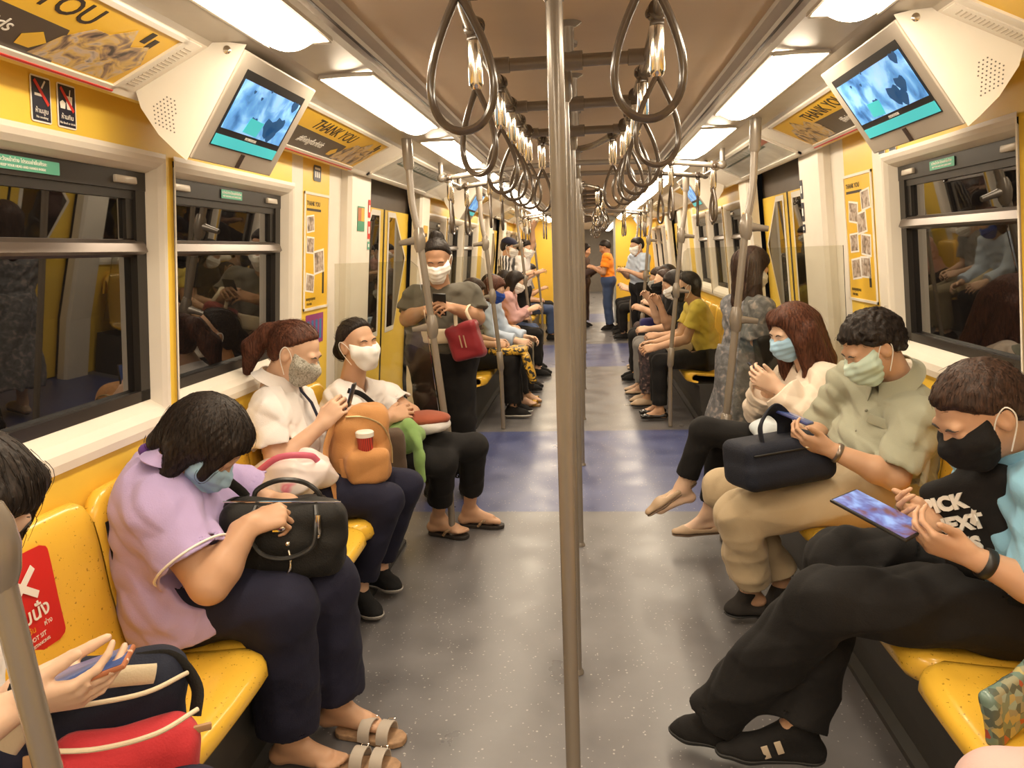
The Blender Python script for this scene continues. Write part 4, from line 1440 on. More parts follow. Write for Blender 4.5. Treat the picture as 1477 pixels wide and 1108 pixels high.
    def strands(s, hair, kind, m, seed, n=620):
        """Fine loose hairs that follow the combed direction over the hair's surface."""
        from mathutils.bvhtree import BVHTree
        off = BASE[s.obj.name]; me = hair.data
        nv = len(me.vertices); co = np.empty(nv * 3); me.vertices.foreach_get('co', co); co = co.reshape(-1, 3) + off
        T = BVHTree.FromPolygons([tuple(v) for v in co], [tuple(p.vertices) for p in me.polygons])
        rs = np.random.RandomState(seed + 50); crown = s.H(0, -.055, .118)
        mb = MB()
        for _ in range(n):
            p = co[rs.randint(nv)]; pts = []
            L = rs.uniform(.04, .12) if kind != 'short' else rs.uniform(.012, .03)
            k = 7; lift = rs.uniform(.0, .0016) + (rs.rand() < .08) * .004
            wob = rs.randn(3) * .25
            for q in range(k):
                r = T.find_nearest(Vector(p), .05)
                if r[0] is None: break
                c, nn = np.array(r[0]), np.array(r[1])
                pts.append(c + nn * (lift + .0006 * q * (lift > .003)))
                fl = nrm(p - crown) + wob
                if kind == 'back': fl = -s.hf * .9 + s.hu * .15 + wob * .5 if (p - s.J['hd']) @ s.hf > -.10 else V3(0, 0, -1) + wob * .4
                elif kind == 'bob': fl = fl * .6 + V3(0, 0, -.9)
                fl = fl - nn * (fl @ nn)
                p = c + nrm(fl) * L / k
            if len(pts) >= 4: mb.tube(pts, np.linspace(.0008, .0003, len(pts)), 3)
        st = obj('loose_hair', mb, m, hair, sharp=0); st['kind'] = 'stuff'
        return st

    # -------- face mask
    def mask(s, m, kind='surgical', loop=None):
        R, hs = s.R, s.hs
        P = np.array([s.H(x, y, z) for x in (-.1, .1) for y in (-.03, .15) for z in (-.15, .05)])
        F = Field(P.min(0) - .02, P.max(0) + .02, min(.0042, s.h))
        s.head_field(F, .0055, False)
        F.ell(s.H(0, .066, -.055), V3(.040, .056, .050) * hs, R, .02)
        F.cap(s.H(0, .094, .002), s.H(0, .112, -.030), .012 * hs, .015 * hs, k=.016)
        c = lambda v: R @ V3(v)
        F.plane(s.H(0, .105, -.006), c((0, .26, 1)))
        F.plane(s.H(0, .015, 0), c((0, -1, -.15)))
        F.plane(s.H(0, .03, -.118), c((0, -.25, -1)))
        for q in SIDES: F.plane(s.H(q * .074, .03, 0), c((q, -.5, .0)))
        i, P2 = F.pts(.02)
        Q = (P2 - s.J['hd']) @ R / hs
        if kind == 'surgical':
            F.f[i] += (.0016 * np.sin(Q[:, 2] * 230)).astype(np.float32)
        elif kind == 'cloth':
            F.f[i] += (.0012 * np.sin(Q[:, 0] * 90) * np.sin(Q[:, 2] * 70)).astype(np.float32)
        o = soft('face_mask', F, m, s.obj)
        for q in SIDES:
            t = MB()
            pts = [s.H(q * .064, .026, -.026), s.H(q * .076, .004, .010), s.H(q * .088, -.018, .026), s.H(q * .090, -.028, .004), s.H(q * .082, -.020, -.030), s.H(q * .066, .014, -.084)]
            t.tube(bend(pts, 4), .0018 * (1 if s.h < .006 else 1.5), 6); obj('ear_loop', t, loop or WINK, o)
        return o

    # -------- clothes
    def shirt(s, m, off=.012, sleeve=.62, flare=.012, hem=-.04, neck=.066, amp=.0065, freq=34, seed=3, name='shirt', vneck=0., cuff=False, h=None, scale_hem=0., fore=None, sleeve_r=0.):
        J, w = s.J, s.w
        lo, hi = s.box(['nk', 'sr', 'sl', 'er', 'el', 'wr', 'wl', 'pv'], .2)
        F = Field(lo, hi, h or max(s.h, .005))
        s.torso(F, off)
        if scale_hem: F.cap(J['pv'] - s.lat * .09 - s.axis * .05, J['pv'] + s.lat * .09 - s.axis * .05, .10 * w + off + scale_hem, k=.05)
        for q in 'rl':
            S, E_, W = J['s' + q], J['e' + q], J['w' + q]
            if sleeve <= 1:
                e = lerp(S, E_, sleeve)
                F.cap(S, lerp(S, E_, sleeve + .25), .054 * w + off * .6 + sleeve_r, .049 * w + off + flare * 1.2, k=.03, cut=[(e, E_ - S)])
            else:
                F.cap(S, E_, .054 * w + off * .6 + sleeve_r, .046 * w + off + sleeve_r, k=.03)
                e = lerp(E_, W, sleeve - 1)
                F.cap(E_, lerp(E_, W, sleeve - 1 + .2), .046 * w + off + sleeve_r, (fore if fore else .034 * w + off) + flare, k=.03, cut=[(e, W - E_)])
        F.near_plane(J['pv'] + s.axis * hem, -s.axis, J['pv'], .36)
        F.folds(amp, freq, seed)
        F.cap(J['nk'] - s.axis * .035, s.H(0, -.022, -.055), neck - .006, neck, k=.006, op='sub')
        if vneck: F.cap(J['nk'] + s.fw * .05 + s.axis * .02, J['nk'] + s.fw * .135 - s.axis * vneck, .040, .010, k=.006, op='sub')
        for q in ('rl' if s.h < .006 else ''):           # hollow the sleeve mouth
            S, E_, W = J['s' + q], J['e' + q], J['w' + q]
            a, b, t, r = (S, E_, sleeve, .049 * w + off + flare * .9) if sleeve <= 1 else (E_, W, sleeve - 1, (fore if fore else .034 * w + off) + flare * .8)
            L = np.linalg.norm(b - a); tt = max(0, t - .028 / L)
            F.cap(lerp(a, b, tt), lerp(a, b, t + .2), max(.01, r - .0105), k=.004, op='sub', cut=[(lerp(a, b, tt), a - b)])
        return soft(name, F, m, s.obj)

    def collar(s, m, r=.062, tall=.03, spread=1.):
        """A folded shirt collar: two leaves around the neck."""
        J = s.J; up = nrm(s.H(0, -.022, -.055) - J['nk']); c = J['nk'] + up * (.046 + .22 * max(0, s.w - 1))
        x, y = s.lat, nrm(s.fw - up * (s.fw @ up))
        mb = MB()

        def fn(u, v):
            a = (-.93 + 1.86 * u) * PI + PI                # from front right round the back to front left
            rad = r + .006 + v * (.030 + .018 * spread * (abs(2 * u - 1) ** 3)) - .006 * math.sin(v * PI)
            zz = tall * (1 - v) - .012 * v - .03 * spread * v * abs(2 * u - 1) ** 2.5
            return c + (x * math.sin(a) + y * math.cos(a)) * rad + up * zz
        mb.grid(fn, 40, 6, t=.004)
        return obj('collar', mb, m, s.obj, sharp=1.2)

    def trousers(s, m, off=.012, hem=.95, amp=.006, freq=30, seed=5, name='trousers', knee=0., flare=0., h=None, waist=.07, cutk=None):
        J, w = s.J, s.w
        lo, hi = s.box(['pv', 'hr', 'hl', 'kr', 'kl', 'ar', 'al'], .19)
        F = Field(lo, hi, h or max(s.h, .0055))
        F.cap(J['pv'] - s.lat * .07, J['pv'] + s.lat * .07, .106 * w + off, k=.05)
        F.cap(J['hr'], J['hl'], .098 * w + off, k=.05)
        for q in 'rl':
            Hp, K, A = J['h' + q], J['k' + q], J['a' + q]
            F.cap(Hp, K, .088 * w + off, .056 * w + off + knee, k=.045)
            e = lerp(K, A, hem)
            F.cap(K, lerp(K, A, 1.15 * hem), .056 * w + off + knee, .040 * w + off + flare, k=.03, cut=[(e, A - K)])
        F.near_plane(J['pv'] + s.axis * waist, s.axis, J['pv'], .235)
        F.folds(amp, freq, seed)
        for q in 'rl':
            K, A = J['k' + q], J['a' + q]; t0 = hem - .03 / np.linalg.norm(A - K)
            F.cap(lerp(K, A, t0), lerp(K, A, hem * 1.15), max(.012, .040 * w + off + flare - .009), k=.004, op='sub', cut=[(lerp(K, A, t0), K - A)])
        F.plane((0, 0, .012), (0, 0, -1))
        return soft(name, F, m, s.obj)

    def shoe(s, q, m, ms, style='sneaker', h=.0052, L=None):
        """style: sneaker, flat, slip; built round the ankle and toe joints."""
        J = s.J; A, T = J['a' + q], J['t' + q]
        up = J.get('up' + q, V3(0, 0, 1)); up = nrm(up)
        fl = nrm((T - A) - up * ((T - A) @ up)); side = np.cross(up, fl)
        toe = T.copy(); hgt = (A - T) @ up
        base = A - up * (hgt + .018)                      # sole level under the ankle
        tb = T - up * .018
        heel = base - fl * .042
        lo = np.min([A, T, heel], 0) - .09; hi = np.max([A, T, heel], 0) + .09
        h = max(h, s.h)
        F = Field(lo, hi, h)
        ball = lerp(base, tb, .68)
        zz = lambda p, e: p + up * e
        wd = .040 if style != 'flat' else .035
        F.cap(zz(heel, .030), zz(ball, .026), .033, wd, k=.02, flat=(up, .8)); F.cap(zz(ball, .024), zz(tb, .020), wd - .001, .026, k=.02, flat=(up, .72))
        if style == 'sneaker': F.cap(zz(A - fl * .004, -.015), zz(ball, .038), .040, .026, k=.03); F.cap(zz(heel, .04), A - fl * .01, .034, .037, k=.03, cut=[(A + up * .012, up)])
        if style == 'slip': F.cap(zz(A, -.015), zz(ball, .036), .036, .026, k=.03, cut=[(A - up * .005, up)])
        if style == 'flat':
            F.cap(zz(base + fl * .005, .055), zz(base + fl * .085, .052), .030, .026, k=.01, op='sub')
        sole = Field(lo, hi, h); sole.f = F.f - .0035
        F.plane(zz(base, .016), -up); sole.plane(zz(base, .0), -up); sole.plane(zz(base, .020 if style == 'sneaker' else .012), up)
        if style == 'sneaker': F.folds(.0012, 60, 4)
        o = soft('shoe', F, m, s.obj)
        soft('sole', sole, ms, o)
        return o

    def flipflop(s, q, m, strap, n=2, cork=None):
        J = s.J; sandal_mesh(s.obj, J['a' + q], J['t' + q], m, strap, n, 'l' if q == 'l' else 'r')





def sandal_mesh(parent, A, T, m, strap, n, q, buckles=False):
    fl = nrm(V3(T[0] - A[0], T[1] - A[1], 0)); side = np.cross(V3(0, 0, 1), fl)
    heel = V3(A[0], A[1], 0) - fl * .06; L = np.linalg.norm((T - A)[:2]) + .085
    mb = MB()
    out = []
    for i in range(28):
        a = 2 * PI * i / 28; x, y = (1 - math.cos(a)) / 2, math.sin(a)
        wd = np.interp(x, [0, .08, .3, .5, .72, .9, 1], [.012, .030, .031, .033, .043, .036, .016]) if 0 < x < 1 else .006
        out.append((x * L, (1 if y >= 0 else -1) * wd * (1 if abs(y) > .02 else 0)))
    mb.prism(out, heel + V3(0, 0, .002), fl, side, V3(0, 0, 1), .019)
    o = obj('sandal_sole', mb, m, parent, smooth=False)
    bv = o.modifiers.new('bevel', 'BEVEL'); bv.width = .004; bv.segments = 2
    if n == 'thong':
        sg = 1 if q == 'r' else -1
        mb = MB()
        tp = heel + fl * L * .80 + V3(0, 0, .036) + side * sg * .006
        for e in SIDES:
            mb.tube(bend([heel + fl * L * .44 + side * e * .038 + V3(0, 0, .016), heel + fl * L * .58 + side * e * .034 + V3(0, 0, .048), tp], 5), [.007] * 10 + [.006], 8, sq=(1, .5))
        mb.tube([tp, tp - V3(0, 0, .02)], .004, 8)
        obj('thong_strap', mb, strap, parent)
    else:
        for t in (.48, .74)[:n]:
            mb = MB()
            mb.grid(lambda u, v: heel + fl * (L * t + (v - .5) * .038) + side * math.cos(PI * u) * .043 + V3(0, 0, .014 + .050 * math.sin(PI * u) ** .7), 16, 3, t=.004)
            st = obj('strap', mb, strap, parent)
            if buckles:
                mb = MB(); c = heel + fl * L * t + side * .035 + V3(0, 0, .048)
                for e in (-1, 1): mb.box(c + fl * e * .010, (.003, .02, .003), bev=.001); mb.box(c + side * e * .010, (.022, .003, .003), bev=.001)
                obj('buckle', mb, CHROME, st)


def band(P, q, name, m, r=.029, wd=.011, t=.03, k=.35):
    a = nrm(P.J['e' + q] - P.J['w' + q]); c = P.J['w' + q] + a * t; b = nrm(np.cross(a, (0, 0, 1))); c2 = np.cross(a, b)
    mb = MB(); mb.tube([c + (b * math.cos(x) + c2 * math.sin(x)) * r for x in np.linspace(0, 2 * PI, 25)[:-1]], wd, 8, closed=True, sq=(1., k), up=a)
    return mb, c, a, b, c2


# ------------------------------------------------------------------ the seven passengers on the near benches
def rel(J):
    """Limb lengths, for checking proportions."""
    d = lambda a, b: round(float(np.linalg.norm(V3(J[a]) - V3(J[b]))), 2)
    return {k: d(*k.split('-')) for k in ('sr-er', 'er-wr', 'sl-el', 'el-wl', 'hr-kr', 'kr-ar', 'hl-kl', 'kl-al', 'pv-nk', 'nk-hd', 'sr-sl', 'ar-tr', 'al-tl') if all(q in J for q in k.split('-'))}


def phone(lb, c, d, n, m=BLACK, scr=None, size=(.15, .074, .009), case=None):
    """A phone lying in a hand: d its long axis, n the screen's normal."""
    R = basis(d, z=n)
    t = thing('phone', lb, 'phone', c)
    mb = MB(); mb.box(c, size, R, bev=.004); obj('body', mb, case or m, t)
    mb = MB(); mb.box(V3(c) + R[:, 2] * (size[2] / 2 + .0004), (size[0] * .94, size[1] * .92, .0012), R, bev=.0005); obj('display', mb, scr or mat('dim_blue_display', (.03, .04, .09), .12, var=.4, vs=30, emis=((.10, .14, .30), .5)), t)
    return t


LILAC = cloth('lilac_uniform_cloth', (.46, .36, .62))
NAVYT = cloth('navy_trouser_cloth', (.016, .016, .034))
BLACKT = cloth('black_cloth', (.012, .011, .011))
WHITET = cloth('white_cotton', (.80, .76, .74))
PURPLE = cloth('purple_ribbon', (.12, .05, .25))
MBLUE = cloth('light_blue_mask_cloth', (.35, .55, .72), var=.02, bump=.05)
MWHITE = cloth('white_mask_cloth', (.86, .84, .80), var=.01, bump=.04)

# --- woman in a lilac uniform, bent over her bag
J = dict(hd=at(297, 640, 1.93), hf=(.58, .06, -.81), hu=(.81, .06, .58), nk=at(226, 682, 1.97), sr=at(232, 742, 1.81), sl=at(262, 688, 2.13),
         er=at(302, 843, 1.75), wr=at(360, 757, 1.85), el=(-.95, 2.22, .68), wl=(-.86, 2.07, .74),
         pv=(-1.14, 1.98, .57), hr=(-1.10, 1.87, .555), hl=(-1.10, 2.09, .555), kr=at(405, 876, 1.865), kl=at(468, 842, 2.05),
         ar=(-.855, 1.905, .095), tr=(-.70, 1.885, .03), al=(-.775, 2.085, .095), tl=(-.635, 2.065, .03), belly=(.03,))
P = Person(J, w=1.3, hs=1.03, tone=SK2, hands={'r': dict(d=(.75, .45, .15), n=(.25, -.55, .8), curl=(62, 70), thumb=(.7, .4, -.5)), 'l': dict(d=(.7, -.6, -.1), n=(.3, .2, .9), curl=(40, 45))})
P.body('woman in a lilac uniform bending over the black handbag on her lap', bare='rl')
P.mask(MBLUE)
P.hair(HB, 'bob', .024, amp=.0026, extra=[(P.H(-.06, -.03, -.02), P.H(-.075, .005, -.10), .045, .022), (P.H(.06, -.03, -.02), P.H(.075, .005, -.10), .045, .022), (P.H(-.045, .045, .075), P.H(-.074, .062, -.03), .030, .014), (P.H(.045, .045, .075), P.H(.074, .062, -.03), .030, .014), (P.H(0, -.08, .0), P.H(0, -.085, -.10), .05, .03)])
sh = P.shirt(LILAC, .022, .70, .018, -.105, .062, scale_hem=.034, amp=.005)
m = MB(); e = lerp(J['sr'], J['er'], .655); a = nrm(V3(J['er']) - V3(J['sr'])); b = nrm(np.cross(a, (0, 0, 1))); c2 = np.cross(a, b)
m.tube([e + (b * math.cos(q) + c2 * math.sin(q)) * .1045 for q in np.linspace(0, 2 * PI, 33)[:-1]], .0035, 6, closed=True); obj('white_piping', m, WINK, sh)
P.collar(LILAC, .064, .030)
m = MB(); q0 = V3(at(213, 650, 1.93)); m.ball(q0, (.026, .022, .022)); m.ball(q0 + V3(.03, .03, -.012), (.026, .03, .020)); obj('hair_ribbon', m, PURPLE, P.obj)
P.trousers(NAVYT, .003, .88, .004, 26, knee=.020, flare=.038, waist=-.055)

# --- ponytailed woman in a white coat
J = dict(hd=at(427, 508, 2.87), hf=(.84, -.02, -.48), nk=at(397, 560, 2.91), sr=at(386, 596, 2.74), sl=at(428, 578, 3.06),
         er=at(398, 672, 2.68), wr=at(464, 612, 2.80), el=at(462, 640, 3.12), wl=at(487, 603, 2.97),
         pv=(-1.13, 2.90, .56), hr=(-1.08, 2.81, .545), hl=(-1.08, 3.0, .545), kr=at(558, 722, 2.82), kl=at(586, 700, 3.0),
         ar=at(518, 848, 2.845), tr=at(544, 886, 2.795), al=at(547, 818, 3.05), tl=at(572, 848, 3.01))
P = Person(J, w=1.02, tone=SK1, hands={'r': dict(d=(.62, .35, .65), n=(.1, -.9, .35), curl=((30, 40), (35, 45), (45, 55), (55, 60)), thumb=(.85, .1, -.5)), 'l': dict(d=(.7, -.3, .6), n=(.25, .85, .2), curl=(40, 45), thumb=(.9, .1, -.35))})
P.body('ponytailed woman in a white coat looking at her phone beside the orange backpack', bare='')
P.face(mat('brow_hair', (.03, .018, .012), .6, var=0))
P.mask(pattern('floral_mask_cloth', [(.40, (.20, .19, .15)), (.5, (.55, .52, .45)), (.62, (.26, .25, .20))], 90, 'noise', .8, 1.5), 'cloth')
P.hair(HR, 'back', .011, amp=.0016, extra=[(P.H(0, -.10, .05), P.H(0, -.135, .02), .035, .03), (P.H(0, -.14, .02), P.H(.005, -.165, -.07), .034, .042), (P.H(.005, -.165, -.07), P.H(.0, -.150, -.17), .042, .018)])
m = MB(); m.tube([P.H(.026 * math.cos(q), -.125, .022 + .026 * math.sin(q)) for q in np.linspace(0, 2 * PI, 17)[:-1]], .007, 8, closed=True); obj('hair_tie', m, mat('brown_hair_tie', (.20, .06, .06), .7), P.obj)
P.shirt(WHITET, .015, .66, .020, -.05, .064, vneck=.10, amp=.0075)
P.collar(WHITET, .066, .032, 1.3)
m = MB(); m.tube([J['nk'] + P.fw * .075 + P.lat * .02, J['nk'] + P.fw * .125 - P.axis * .10, J['nk'] + P.fw * .135 - P.axis * .22], [.012, .013, .013], 8, sq=(1, .3), up=P.lat); obj('lanyard', m, NAVYT, P.obj)
P.trousers(NAVYT, .010, .86, .0035, 28, flare=.006)
SNB = cloth('black_knit_shoe', (.012, .012, .013)); SOLEG = mat('grey_rubber_sole', (.33, .31, .29), .6); SOLEB = mat('black_rubber_sole', (.02, .02, .02), .6); SOLEW = mat('white_rubber_sole', (.72, .70, .66), .6)
for q in 'rl': P.shoe(q, SNB, SOLEG)
phone('phone held up by the ponytailed woman in the white coat', V3(at(506, 578, 2.91)) + V3(.0, 0, .01), (.3, .1, .95), (-.9, -.1, .35), size=(.13, .066, .009))

# --- woman in a white t-shirt with folded arms
J = dict(hd=at(517, 497, 3.42), hf=(.80, -.58, .02), hu=(-.12, 0, 1), nk=at(507, 556, 3.47), sr=at(501, 583, 3.31), sl=at(556, 570, 3.62),
         er=at(520, 636, 3.25), wr=at(562, 601, 3.345), el=at(594, 596, 3.58), wl=at(556, 612, 3.35),
         pv=(-1.10, 3.43, .56), hr=(-1.05, 3.34, .545), hl=(-1.03, 3.53, .545), kr=at(640, 668, 3.48), kl=at(684, 644, 3.61),
         ar=(-.775, 3.735, .10), tr=(-.63, 3.69, .034), al=(-.625, 3.86, .10), tl=(-.46, 3.845, .034))
P = Person(J, w=1.0, tone=SK2, hands={'r': dict(d=(.55, .55, .1), n=(.4, -.7, .5), curl=(25, 30)), 'l': dict(d=(-.35, -.75, -.1), n=(.85, -.25, .35), curl=(18, 22), thumb=(.8, .4, .1))})
P.body('woman in a white t-shirt sitting with folded arms beside the draught screen', bare='rl')
P.face(mat('brow_hair', (.03, .018, .012), .6, var=0))
P.mask(MWHITE, 'cup')
P.hair(HB, 'back', .012, amp=.0012, extra=[(P.H(0, -.12, -.01), P.H(0, -.135, -.035), .042, .046)])
P.shirt(WHITET, .012, .58, .014, -.06, .072, vneck=.06)
P.trousers(BLACKT, .009, .66, .003, 26, flare=.016)
FLIP = mat('dark_flip_flop_rubber', (.025, .018, .014), .6); FSTR = pattern('beaded_strap', [(.35, (.02, .015, .012)), (.5, (.35, .22, .12))], 160, 'noise', .5)
for q in 'rl': P.flipflop(q, FLIP, FSTR, 'thong')
m = MB(); m.tube(bend([J['sr'] + P.fw * .02 + V3(0, -.03, .070), J['sr'] + P.fw * .085 + V3(.0, .02, .035), lerp(J['sr'], J['sl'], .42) + P.fw * .135 - P.axis * .09, lerp(J['sr'], J['sl'], .6) + P.fw * .15 - P.axis * .15]), .012, 8, sq=(1, .3)); obj('bag_strap', m, BLACKT, P.obj)

# --- man in a light blue polo with a tablet
POLO = cloth('light_blue_polo', (.25, .50, .68))
J = dict(hd=at(1412, 596, 1.87), hf=(-.80, -.10, -.59), nk=at(1478, 668, 1.94), sl=at(1512, 712, 1.77), sr=(1.10, 2.12, .90),
         el=at(1520, 858, 1.71), wl=at(1400, 803, 1.745), er=at(1440, 770, 2.18), wr=at(1347, 752, 1.95),
         pv=(1.14, 1.98, .56), hl=(1.08, 1.88, .545), hr=(1.08, 2.09, .545), kl=at(1190, 868, 1.88), kr=at(1214, 806, 2.07),
         al=at(1030, 1032, 2.02), tl=at(978, 1052, 2.06), ar=at(1148, 1046, 1.925), tr=at(1046, 1082, 1.935), belly=(.015,))
P = Person(J, w=1.08, hs=1.03, tone=SK2, hands={'l': dict(d=(-.9, .3, .28), n=(-.15, -.75, -.6), curl=(38, 42), thumb=(.75, .55, .3)), 'r': dict(d=(-.9, -.3, .25), n=(-.2, .6, -.7), curl=(38, 45), thumb=(.75, .55, .3))})
P.body('man in a light blue polo with ankles crossed, reading a tablet')
P.face(INK)
P.mask(BLACKT, 'cup', WINK)
P.hair(HD, 'short', .013, amp=.0022)
P.shirt(POLO, .014, .80, .02, -.07, .064, amp=.0075)
P.collar(POLO, .066, .036, 1.1)
m = MB(); Fp = J['nk'] + P.fw * .148 - P.axis * .13 + P.lat * .075
m.prism([(0, 0), (.028, .004), (.034, .020), (.018, .030), (.022, .044), (.006, .036), (-.008, .048), (-.010, .024), (-.022, .012)], Fp, P.lat, P.axis, P.fw, .003); obj('emblem', m, WINK, P.obj, smooth=False)
m = MB(); m.ball(J['nk'] + P.fw * .062 + P.axis * .004, (.04, .03, .035)); obj('undershirt', m, WHITET, P.obj)
P.trousers(BLACKT, .013, .97, .008, 24, knee=.014, flare=.024)
SHB = cloth('black_mesh_shoe', (.014, .013, .013))
for q in 'lr':
    so = P.shoe(q, SHB, SOLEB)
m = MB(); T, A_ = V3(J['tr']), V3(J['ar'])
for t in (.28, .46): m.box(lerp(A_, T, t) + V3(.0, -.039, -.020), (.018, .004, .038), rotm(0, -.35, 0), bev=.001)
obj('shoe_stripes', m, mat('beige_stripe', (.55, .45, .33), .6), so)
m, c, a, b, c2 = band(P, 'l', 'smart_watch', BLACK, .0335, .012, .035)
m.box(c - b * .037 + c2 * .0, (.036, .010, .034), basis(a, y=b), bev=.003); obj('smart_watch', m, BLACK, P.obj)
c = V3(at(1268, 742, 1.86)); d = nrm(V3(at(1318, 770, 1.80)) - V3(at(1216, 716, 1.93)))
tb = phone('tablet in a black case held by the man in the blue polo', c, d, nrm(V3(.42, -.42, .80)), size=(.20, .13, .009),
           scr=pattern('tablet_picture', [(.36, (.12, .06, .07)), (.48, (.10, .12, .34)), (.64, (.20, .32, .66))], 16, 'noise', .2, .4, 3, emis=.6))

# --- man in a sage green shirt
SAGE = cloth('sage_green_cotton', (.36, .36, .27)); KHAKI = cloth('khaki_cotton', (.50, .39, .25))
J = dict(hd=at(1257, 500, 2.79), hf=(-.82, -.10, -.56), nk=at(1300, 562, 2.85), sl=at(1325, 606, 2.68), sr=(1.06, 3.03, .92),
         el=at(1292, 690, 2.58), wl=at(1196, 648, 2.63), er=(.98, 3.12, .70), wr=at(1168, 634, 2.86),
         pv=(1.12, 2.87, .57), hl=(1.06, 2.77, .55), hr=(1.06, 2.98, .55), kl=at(1068, 742, 2.76), kr=at(1046, 706, 2.98),
         al=at(1082, 846, 2.82), tl=at(1054, 880, 2.83), ar=at(1128, 838, 2.93), tr=at(1098, 886, 2.87), belly=(.03,))
P = Person(J, w=1.12, hs=1.03, tone=SK2, hands={'l': dict(d=(-.92, .15, .25), n=(-.1, -.7, -.6), curl=(35, 45), thumb=(.75, .55, .2)), 'r': dict(d=(-.8, -.45, .2), n=(.1, .6, -.7), curl=(35, 45), thumb=(.75, .5, .2))})
P.body('man in a sage green shirt looking at a phone over a navy bag')
P.face(INK)
P.mask(cloth('pale_green_mask_cloth', (.55, .68, .58), var=.02, bump=.05))
P.hair(HB, 'short', .019, amp=.0046, seed=4)
P.shirt(SAGE, .016, .95, .012, -.10, .064, amp=.0085, scale_hem=.02)
P.collar(SAGE, .066, .034, 1.1)
m = MB()
R = basis(P.lat, P.axis); c = P.ch + P.fw * .128 + P.lat * .085 + P.axis * .02
m.box(c, (.10, .034, .008), basis(P.lat * .9 - P.fw * .45, P.axis), bev=.003); obj('pocket_flap', m, SAGE, P.obj)
for tq in (.02, .10, .18):
    m = MB(); m.ball(J['nk'] + P.fw * (.125 + tq * .22) - P.axis * (.07 + tq), .0055); obj('button', m, mat('shirt_button', (.25, .24, .18), .4), P.obj)
P.trousers(KHAKI, .014, .93, .008, 24, knee=.010, flare=.022)
for q in 'lr': P.shoe(q, cloth('charcoal_suede', (.030, .026, .024)), SOLEB, 'slip')
m, c, a, b, c2 = band(P, 'l', 'w', BLACK, .0335, .009, .03)
m.tube([c - b * .030, c - b * .043], [.020, .018], 20); obj('wrist_watch', m, mat('brown_steel', (.25, .20, .16), .3, metal=.7), P.obj)
phone('phone held by the man in the sage green shirt', at(1141, 600, 2.74), nrm(V3(-.75, .55, .28)), nrm(V3(.35, -.1, .9)), case=mat('blue_phone_case', (.05, .06, .20), .3))

# --- long-haired woman in a cream blouse, legs crossed
CREAM = cloth('cream_chiffon', (.78, .66, .54))
J = dict(hd=at(1142, 478, 3.40), hf=(-.86, -.32, -.40), nk=at(1170, 530, 3.43), sl=at(1194, 552, 3.27), sr=at(1140, 545, 3.59),
         el=at(1172, 616, 3.18), wl=at(1120, 558, 3.27), er=at(1098, 590, 3.52), wr=at(1110, 557, 3.38),
         pv=(1.10, 3.40, .57), hl=(1.04, 3.32, .55), hr=(1.04, 3.50, .55), kl=at(1016, 620, 3.38), kr=at(1040, 640, 3.50),
         al=at(985, 702, 3.42), tl=at(938, 738, 3.40), ar=at(1022, 740, 3.58), tr=at(976, 768, 3.56), upl=(-.55, 0, .83), bust=(.06,))
P = Person(J, w=.90, hs=.97, tone=SK4, hand=.93, hands={'l': dict(d=(-.85, .05, .45), n=(-.1, -.85, -.2), curl=(35, 45), thumb=(.85, .35, .2)), 'r': dict(d=(-.8, -.3, .4), n=(.0, .7, -.3), curl=(40, 45), thumb=(.85, .35, .2))})
P.body('long-haired woman in a cream blouse with crossed legs, looking at her phone')
P.face(mat('brow_hair', (.03, .018, .012), .6, var=0))
P.mask(MBLUE)
lk = []
for q in SIDES:
    lk += [(P.H(q * .045, .035, .085), P.H(q * .082, .022, -.03), .032, .034), (P.H(q * .082, .022, -.03), P.H(q * .088, .040, -.20), .034, .030), (P.H(q * .088, .040, -.20), P.H(q * .080, .070, -.31), .030, .010),
           (P.H(q * .075, -.03, .0), P.H(q * .085, -.05, -.22), .045, .036), (P.H(q * .085, -.05, -.22), P.H(q * .075, -.03, -.32), .036, .012)]
lk += [(P.H(0, -.08, .0), P.H(0, -.10, -.20), .07, .055), (P.H(0, -.10, -.20), P.H(0, -.09, -.30), .055, .02)]
P.hair(HR, 'bob', .018, amp=.0022, extra=lk)
P.shirt(CREAM, .018, 1.86, .032, -.04, .064, amp=.0085, sleeve_r=.016, fore=.052)
m = MB()
for q in SIDES:
    c = J['nk'] + P.fw * .105 - P.axis * .10
    m.grid(lambda u, v: c + P.lat * q * (.01 + .10 * u) - P.axis * (.05 * v + .05 * u + .06 * u * v) + P.fw * (.020 + .022 * math.sin(u * 9 + v * 4) * (.3 + u)), 18, 8, t=.004)
    m.grid(lambda u, v: c + P.lat * q * (.015 + .025 * u + .015 * v) - P.axis * (.02 + .16 * v) + P.fw * (.025 + .012 * math.sin(u * 8 + v * 6)), 8, 14, t=.004)
m.ball(c + P.fw * .028, (.02, .018, .022)); obj('neck_bow', m, CREAM, P.obj)
P.trousers(BLACKT, .009, .80, .003, 26, flare=.006)
NUDE = mat('nude_leather', (.48, .34, .22), .45)
for q in 'lr': P.shoe(q, NUDE, mat('tan_sole', (.22, .15, .10), .6), 'flat')
phone('phone held by the long-haired woman in the cream blouse', at(1092, 540, 3.36), nrm(V3(-.55, .3, .75)), nrm(V3(.8, -.1, .5)), size=(.13, .066, .009))

